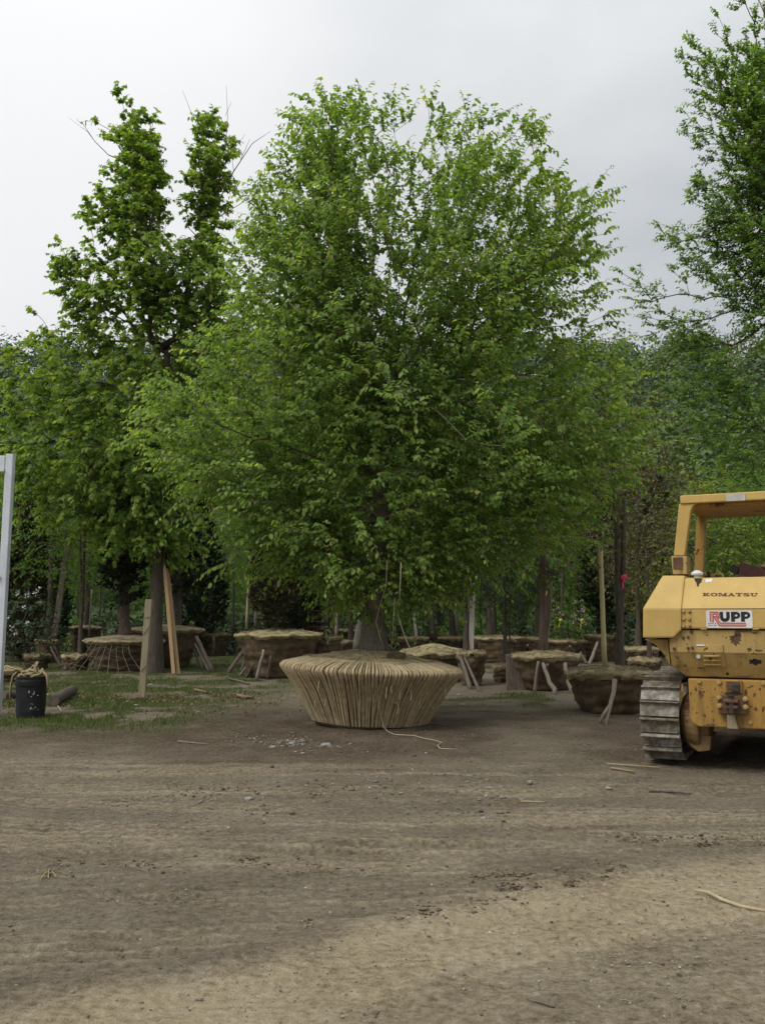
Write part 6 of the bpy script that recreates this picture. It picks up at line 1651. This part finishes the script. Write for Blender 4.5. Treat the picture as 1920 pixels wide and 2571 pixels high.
for k in range(16):
    a = rgc.uniform(0, 6.28); r_ = rgc.uniform(.05, .2); c_ = Vector((r_ * math.cos(a) * .7, r_ * math.sin(a) * .7, rgc.uniform(.0, .1)))
    pts = []; rad_ = rgc.uniform(.06, .12); tl_ = rgc.normal(0, .6); ph = rgc.uniform(0, 6.28)
    for i in range(15):
        q = ph + i / 14 * 2 * math.pi * 1.1
        pts.append(c_ + Vector((rad_ * math.cos(q), rad_ * math.sin(q), .06 + rad_ * math.sin(q + 1) * tl_ + .02 * math.sin(3 * q))))
    mb.tube(pts, .019, 6)
for s, e in ((-1, .42), (-1, .3), (1, .12), (1, .2)):
    y = rgc.uniform(-.12, .02)
    mb.tube([(s * .1, y, .14), (s * .2, y - .02, .15), (s * .275, y - .03, .07), (s * .30, y - .04, -.06), (s * .29 + rgc.normal(0, .02), y - .05, -e)], [.018, .018, .016, .013, .01], 6)
mb.build('rope_coils', M['burlap_top'], coil, smooth=True)
mb = MB(); mb.lathe([(.0, .16), (.08, .15), (.16, .1), (.2, .03), (.215, -.03), (0, -.05)], 14); mb.build('frayed_fibre', M['burlap_fresh'], coil, smooth=True)
cord([Vector((bf.x + .26, bf.y - .05, bf.z + .55))] + [(lambda g: Vector((g.x, g.y, gz1(g.x, g.y) + .015)))(ground(*z2(u, v))) for u, v in ((372, 1785), (390, 1830), (405, 1865), (432, 1897))], .009, 'thin cord trailing from the black tub over the grass', 'thin_cord')
def log(a, b_, r, label):
    p, q = ground(*a), ground(*b_); p.z = gz1(p.x, p.y) + r * .8; q.z = gz1(q.x, q.y) + r * .8
    root = empty('log', tuple(p)); tag(root, label, 'log', 'cut logs on the grass'); v = q - p
    rg_ = np.random.default_rng(int(a[0]))
    MB().tube([v * t + Vector((0, 0, .012 * math.sin(t * 5))) for t in np.linspace(0, 1, 6)], [r * rg_.uniform(.92, 1.05) for _ in range(6)], 12).build('log_body', M['bark'], root, smooth=True)
    d = v.normalized(); MB().tube([-d * .012, -d * .004], r * .88, 12).build('cut_end', M['pole'], root)
log(z2(375, 1860), z2(505, 1775), .105, 'brown cut log lying right of the black tub')
log(z2(25, 1815), z2(122, 1805), .09, 'dark cut log lying left behind the black tub')
# white steel frame
pb, pt = at(-4, 1700, 15.2), at(28, 1141, 15.2)
fr = empty('steel_frame', (pb.x, 15.2, 0)); tag(fr, 'white square steel gate frame cut off by the left edge of the photo', 'frame')
top = pt - Vector((pb.x, 15.2, 0))
gzf = -.05
w = .062
mb = MB(); mb.prism([(-w, -w), (w, -w), (w, w), (-w, w)], 0, 1, 'z')
mb.v = [(v[0] + top.x * v[2] * 1.0, v[1], gzf + (top.z - gzf) * v[2]) for v in mb.v]
mb.build('post', M['white_steel'], fr, bevel=.012)
mb = MB().box(-3.0, top.x - w - .003, -.07, .07, top.z - .26, top.z - .03); mb.build('top_beam', M['white_steel'], fr, bevel=.012)
MB().box(-3.0, top.x - w - .003, -.09, -.073, top.z - .30, top.z - .255).build('beam_flange', M['white_steel'], fr, bevel=.004)
mb = MB(); mb.prism([(-w, -w), (w, -w), (w, w), (-w, w)], 0, 1, 'z')
mb.v = [(v[0] - 3.09, v[1], gzf + (top.z - gzf) * v[2]) for v in mb.v]; mb.build('post', M['white_steel'], fr, bevel=.012)
MB().lathe([(.0, .02), (.03, .02), (.035, 0), (.03, -.005), (0, -.005)], 10, Matrix.Translation((top.x * .5 - .06, -w - .01, top.z * .52)) @ Matrix.Rotation(R(90), 4, 'X')).build('latch', M['white_steel'], fr)

# ------------------------------------------------------------------ stones, sticks, straw on the ground
def stone_mesh(seed, flat=.55):
    rg_ = np.random.default_rng(seed); bm = bmesh.new(); bmesh.ops.create_icosphere(bm, subdivisions=2, radius=1)
    ph = rg_.uniform(0, 9, 3)
    for v in bm.verts:
        n_ = mnoise.noise(Vector((v.co.x * 1.1 + ph[0], v.co.y * 1.1 + ph[1], v.co.z * 1.1 + ph[2])))
        v.co *= 1 + .35 * n_; v.co.z *= flat
    me = bpy.data.meshes.new('stone'); bm.to_mesh(me); bm.free(); me.materials.append(M['stone'])
    return me
SM = [stone_mesh(i) for i in range(4)]
def sit(u, v): g = ground(u, v); g.z = gz1(g.x, g.y); return g
for i, (uv, s, lab) in enumerate(((z2(943, 1855), .075, 'smooth pale stone in the grass right below the square post'), (z2(885, 1830), .07, 'dull grey stone in the grass left of the post foot'), (z2(1045, 1717), .09, 'whitish stone beyond the post foot'),
                                  (z4(548, 795), .07, 'whitish stone right of the rope-laced ball'), (z4(565, 852), .08, 'pale flat stone right of the rope-laced ball, nearer one'), (zz5(465, 935), .085, 'yellowish square stone in front of the rope-laced ball'),
                                  (zz5(215, 920), .07, 'whitish stone in the gravel heap before the rope-laced ball'), (zz5(75, 938), .06, 'whitish stone at the left end of the gravel heap'), ((625, 2006), .06, 'flat grey stone in the middle of the dirt yard'),
                                  ((1525, 1977), .045, 'whitish crumpled stone before the bulldozer track'))):
    g = sit(*uv); o = link('stone', SM[i % 4], M['stone'], None, (g.x, g.y, g.z + s * .12), (0, 0, i * 1.3)); o.scale = (s * .75, s * .6, s * .6); tag(o, lab, 'stone')
def stick(path, r, mat, label, cat='stick'):
    pp = [sit(*p) + Vector((0, 0, r + .004)) for p in path]; p0 = pp[0].copy()
    o = MB().tube([p - p0 for p in pp], [r * (1 - .3 * i / len(pp)) for i in range(len(pp))], 6).build('stick', M[mat], None, smooth=True, loc=tuple(p0)); tag(o, label, cat)
stick([zz8(1402, 161), zz8(1440, 164), zz8(1470, 166), zz8(1490, 170)], .018, 'pole', 'brown stick lying on the dirt below the bulldozer track')
stick([zz8(1310, 106), zz8(1360, 109), zz8(1425, 113)], .012, 'straw', 'long pale stalk lying close to the bulldozer track')
stick([zz8(1318, 114), zz8(1370, 120)], .012, 'straw', 'short pale stalk below the long one by the bulldozer track')
stick([zz8(1125, 183), zz8(1150, 184), zz8(1180, 186)], .012, 'straw', 'pale twig lying in the middle right of the yard')
stick([zz8(1072, 372), zz8(1082, 380)], .009, 'pole', 'tiny dark twig by the churned tracks')
stick([zz8(1120, 625), zz8(1160, 632), zz8(1198, 643)], .006, 'pole', 'thin dark twig near the bottom edge of the photo')
stick([z3(478, 905), z3(550, 922), z3(620, 942)], .03, 'pole', 'grey stick lying before the big mossy root ball')
stick([z3(540, 1020), z3(590, 1030), z3(645, 1033)], .035, 'litter', 'broken bark piece on the dirt left of the rope-laced ball')
stick([z3(245, 985), z3(330, 1000)], .03, 'litter', 'short bark strip on the grass edge')
stick([z3(130, 1330), z3(250, 1345), z3(340, 1352)], .010, 'pole_pale', 'chalky pale lath lying in front left of the rope-laced ball')
# a tuft of straw
rgs = np.random.default_rng(3); g = sit(*zz8(105, 352)); mb = MB()
for i in range(14):
    a = rgs.uniform(0, 6.28); l = rgs.uniform(.04, .12)
    mb.tube([(0, 0, .01), (l * .5 * math.cos(a), l * .5 * math.sin(a), .03), (l * math.cos(a), l * math.sin(a), .008)], .004, 4)
o = mb.build('straw_tuft', M['straw'], None, loc=tuple(g)); tag(o, 'small tuft of pale straw on the dirt at the lower left', 'straw')
# gravel and clods
def scatter(name, X, Y, S, mats, seed, label, flat=.6, sink=.25):
    rg_ = np.random.default_rng(seed)
    t = (1 + 5 ** .5) / 2
    T = nrm(np.array([(-1, t, 0), (1, t, 0), (-1, -t, 0), (1, -t, 0), (0, -1, t), (0, 1, t), (0, -1, -t), (0, 1, -t), (t, 0, -1), (t, 0, 1), (-t, 0, -1), (-t, 0, 1)], float))
    Fi = np.array([(0, 11, 5), (0, 5, 1), (0, 1, 7), (0, 7, 10), (0, 10, 11), (1, 5, 9), (5, 11, 4), (11, 10, 2), (10, 7, 6), (7, 1, 8), (3, 9, 4), (3, 4, 2), (3, 2, 6), (3, 6, 8), (3, 8, 9), (4, 9, 5), (2, 4, 11), (6, 2, 10), (8, 6, 7), (9, 8, 1)])
    n = len(X)
    Vt = T[None] * (1 + rg_.uniform(-.28, .28, (n, 12, 1)))
    a = rg_.uniform(0, 6.28, n); ca, sa = np.cos(a)[:, None], np.sin(a)[:, None]
    el = rg_.uniform(.7, 1.35, (n, 1))
    x, y, z = Vt[..., 0] * el, Vt[..., 1], Vt[..., 2] * flat
    Vt = np.stack([x * ca - y * sa, x * sa + y * ca, z], 2) * S[:, None, None]
    Vt[..., 0] += X[:, None]; Vt[..., 1] += Y[:, None]; Vt[..., 2] += (gz(X, Y) + S * sink)[:, None]
    me = np_mesh(name, Vt.reshape(-1, 3), [(np.arange(n)[:, None, None] * 12 + Fi[None]).reshape(-1, 3)], {'tint': np.repeat(rg_.random(n), 12)})
    o = link(name, me, mats); tag(o, label, kind='stuff'); return o
def tint_mat(name, stops, rough=.95):
    m, t, b_ = new_mat(name); a = N(t, 'ShaderNodeAttribute', attribute_name='tint'); r = ramp(t, stops)
    t.links.new(a.outputs['Fac'], r.inputs['Fac']); t.links.new(r.outputs['Color'], b_.inputs['Base Color']); b_.inputs['Roughness'].default_value = rough; b_.inputs['Specular IOR Level'].default_value = .15
    return m
M['pebbles'] = tint_mat('pebbles', [(0, (.10, .085, .065)), (.5, (.15, .13, .10)), (.85, (.2, .18, .145)), (1, (.38, .36, .32))])
M['clods'] = tint_mat('clods', [(0, (.045, .033, .02)), (.5, (.10, .078, .048)), (1, (.18, .14, .09))])
rg_ = np.random.default_rng(55)
Y = 3.5 + 12.5 * rg_.random(9000) ** .85; X = rg_.uniform(-1, 1, 9000) * (.46 * Y + .4)
k = fbm(X * 1.3, Y * 1.3, 61, 4) > rg_.uniform(.3, .62, 9000)
X, Y = X[k], Y[k]
scatter('gravel', X, Y, np.clip(rg_.lognormal(-5.4, .5, len(X)), .002, .013), M['pebbles'], 1, 'loose pebbles strewn over the dirt yard')
hx_, hy_ = [], []
for (c, n, su, sv) in ((zz5(210, 905), 260, 26, 9), (zz5(480, 940), 60, 40, 8), ((870, 1965), 130, 90, 22), ((1180, 1990), 150, 80, 40), ((560, 2010), 90, 90, 25), ((640, 1860), 90, 30, 9)):
    for q in range(n):
        g = ground(c[0] + rg_.normal(0, su), c[1] + rg_.normal(0, sv)); hx_.append(g.x); hy_.append(g.y)
hx_, hy_ = np.array(hx_), np.array(hy_)
scatter('gravel_heap', hx_, hy_, np.clip(rg_.lognormal(-4.6, .5, len(hx_)), .004, .035), M['pebbles'], 2, 'heaps of pale gravel before the rope-laced ball')
cx_, cy_ = [], []
for (a, b_, n, w) in ((zz8(1010, 350), zz8(1350, 332), 520, 7), (zz8(1080, 372), zz8(1250, 362), 330, 5), (zz8(1330, 262), zz8(1700, 262), 420, 4), (zz8(1330, 274), zz8(1700, 278), 420, 3), (zz8(400, 305), zz8(1000, 345), 220, 9), (zz8(100, 320), zz8(400, 330), 130, 8), (zz8(650, 460), zz8(1150, 395), 200, 14), (zz8(250, 180), zz8(560, 140), 200, 10)):
    for q in range(n):
        t = rg_.random(); g = ground(a[0] * (1 - t) + b_[0] * t, (a[1] * (1 - t) + b_[1] * t) + rg_.normal(0, w)); cx_.append(g.x); cy_.append(g.y)
cx_, cy_ = np.array(cx_), np.array(cy_)
scatter('soil_clods', cx_, cy_, np.clip(rg_.lognormal(-5.0, .45, len(cx_)), .003, .02), M['clods'], 3, 'dark churned soil clods along the tyre tracks', .5, .0)
n = 42000
Y = 3.4 + 9.5 * rg_.random(n) ** .9; X = rg_.uniform(-1, 1, n) * (.45 * Y + .3)
k = (.35 * fbm(X * .9, Y * 1.6, 62, 3) + .65 * fbm(X * 4, Y * 4, 63, 2)) > rg_.uniform(.36, .58, n); X, Y = X[k], Y[k]; n = len(X)
S_ = np.clip(rg_.lognormal(-5.75, .45, n), .0016, .010)
T8 = np.array([(1, 0, 0), (0, 1, 0), (-1, 0, 0), (0, -1, 0), (0, 0, .75)]) * 1.0
F8 = np.array([(0, 1, 4), (1, 2, 4), (2, 3, 4), (3, 0, 4)])
V8 = T8[None] * rg_.uniform(.7, 1.3, (n, 5, 1)) * S_[:, None, None]; a_ = rg_.uniform(0, 6.28, n)
xr = V8[..., 0] * np.cos(a_)[:, None] - V8[..., 1] * np.sin(a_)[:, None]; yr = V8[..., 0] * np.sin(a_)[:, None] + V8[..., 1] * np.cos(a_)[:, None]
V8 = np.stack([xr + X[:, None], yr + Y[:, None], V8[..., 2] + (gz(X, Y) + .002)[:, None]], 2)
o = link('grit', np_mesh('grit', V8.reshape(-1, 3), [(np.arange(n)[:, None, None] * 5 + F8[None]).reshape(-1, 3)], {'tint': np.repeat(rg_.random(n), 5)}), M['pebbles']); tag(o, 'fine grit lying all over the dirt yard', kind='stuff')
# straw and twig litter
n = 900; Y = 3.6 + 15 * rg_.random(n) ** .8; X = rg_.uniform(-1, 1, n) * (.46 * Y + .3); a = rg_.uniform(0, 6.28, n); l = rg_.uniform(.02, .10, n)
dx, dy = np.cos(a) * l, np.sin(a) * l
V, F = tubes_np(np.stack([X, Y, gz(X, Y) + .008], 1), np.stack([X + dx, Y + dy, gz(X + dx, Y + dy) + .008], 1), np.full(n, .0022), np.full(n, .0016), 3)
o = link('straw_litter', np_mesh('straw_litter', V, [F]), M['straw']); tag(o, 'scattered straw bits over the dirt yard', kind='stuff')
# dead leaves
n = 2600; Y = rg_.uniform(14.6, 19.5, n); X = rg_.uniform(-8.2, -1.2, n)
k = (fbm(X * .9, Y * .9, 71, 3) + .35 * np.exp(-((Y - 18.4) / .8) ** 2)) > rg_.uniform(.48, .75, n); X, Y = X[k], Y[k]; n = len(X)
dl = rg_.normal(0, 1, (n, 3)); dl[:, 2] *= .25; nl_ = rg_.normal(0, .4, (n, 3)) + np.array([0, 0, 1])
me = leaves_mesh('dead_leaves', np.stack([X, Y, gz(X, Y) + .03], 1), dl, nl_, rg_.uniform(.035, .07, n), rg_.random(n), LEAF_SIMPLE)
o = link('dead_leaves', me, M['litter']); tag(o, 'brown dead leaves littering the grass', kind='stuff')
# grass
n = 170000; Y = 12 + 24 * rg_.random(n) ** 1.3; X = rg_.uniform(-1, 1, n) * (.44 * Y + .6)
gm = masks(X, Y)[4]; k = gm > rg_.uniform(.25, 1.0, n); X, Y = X[k], Y[k]; n = len(X)
up_ = np.stack([rg_.normal(0, .35, n), rg_.normal(0, .35, n), np.ones(n)], 1)
me = leaves_mesh('grass', np.stack([X, Y, gz(X, Y) - .005], 1), up_, rg_.normal(0, 1, (n, 3)) * np.array([1, 1, .1]), rg_.uniform(.03, .085, n) * (.8 + .4 * fbm(X, Y, 81, 2)), np.clip(rg_.normal(.45, .25, n) + (fbm(X * .8, Y * .8, 82, 3) - .5), 0, 1),
                 (np.array([[0, -.07, 0], [0, .07, 0], [.6, .05, .1], [1, 0, .25], [.6, -.05, .1]]), [[[0, 1, 2, 4]], [[4, 2, 3]]]))
o = link('grass', me, M['grass']); tag(o, 'short green grass along the left side of the yard', kind='stuff')

# ------------------------------------------------------------------ the slightly hazy air
hz = MB().box(-612, 612, -132, 512, -9, 112).build('haze', None)
hm = bpy.data.materials.new('haze_air'); hm.use_nodes = True; ht = hm.node_tree
for n_ in list(ht.nodes): ht.nodes.remove(n_)
pv = ht.nodes.new('ShaderNodeVolumePrincipled'); pv.inputs['Density'].default_value = 0.00009; pv.inputs['Color'].default_value = (.82, .89, .95, 1); pv.inputs['Anisotropy'].default_value = 0.2
ho = ht.nodes.new('ShaderNodeOutputMaterial'); ht.links.new(pv.outputs[0], ho.inputs['Volume'])
hz.data.materials.append(hm)
tag(hz, 'thin pale haze lying over the nursery and the hill', kind='stuff')
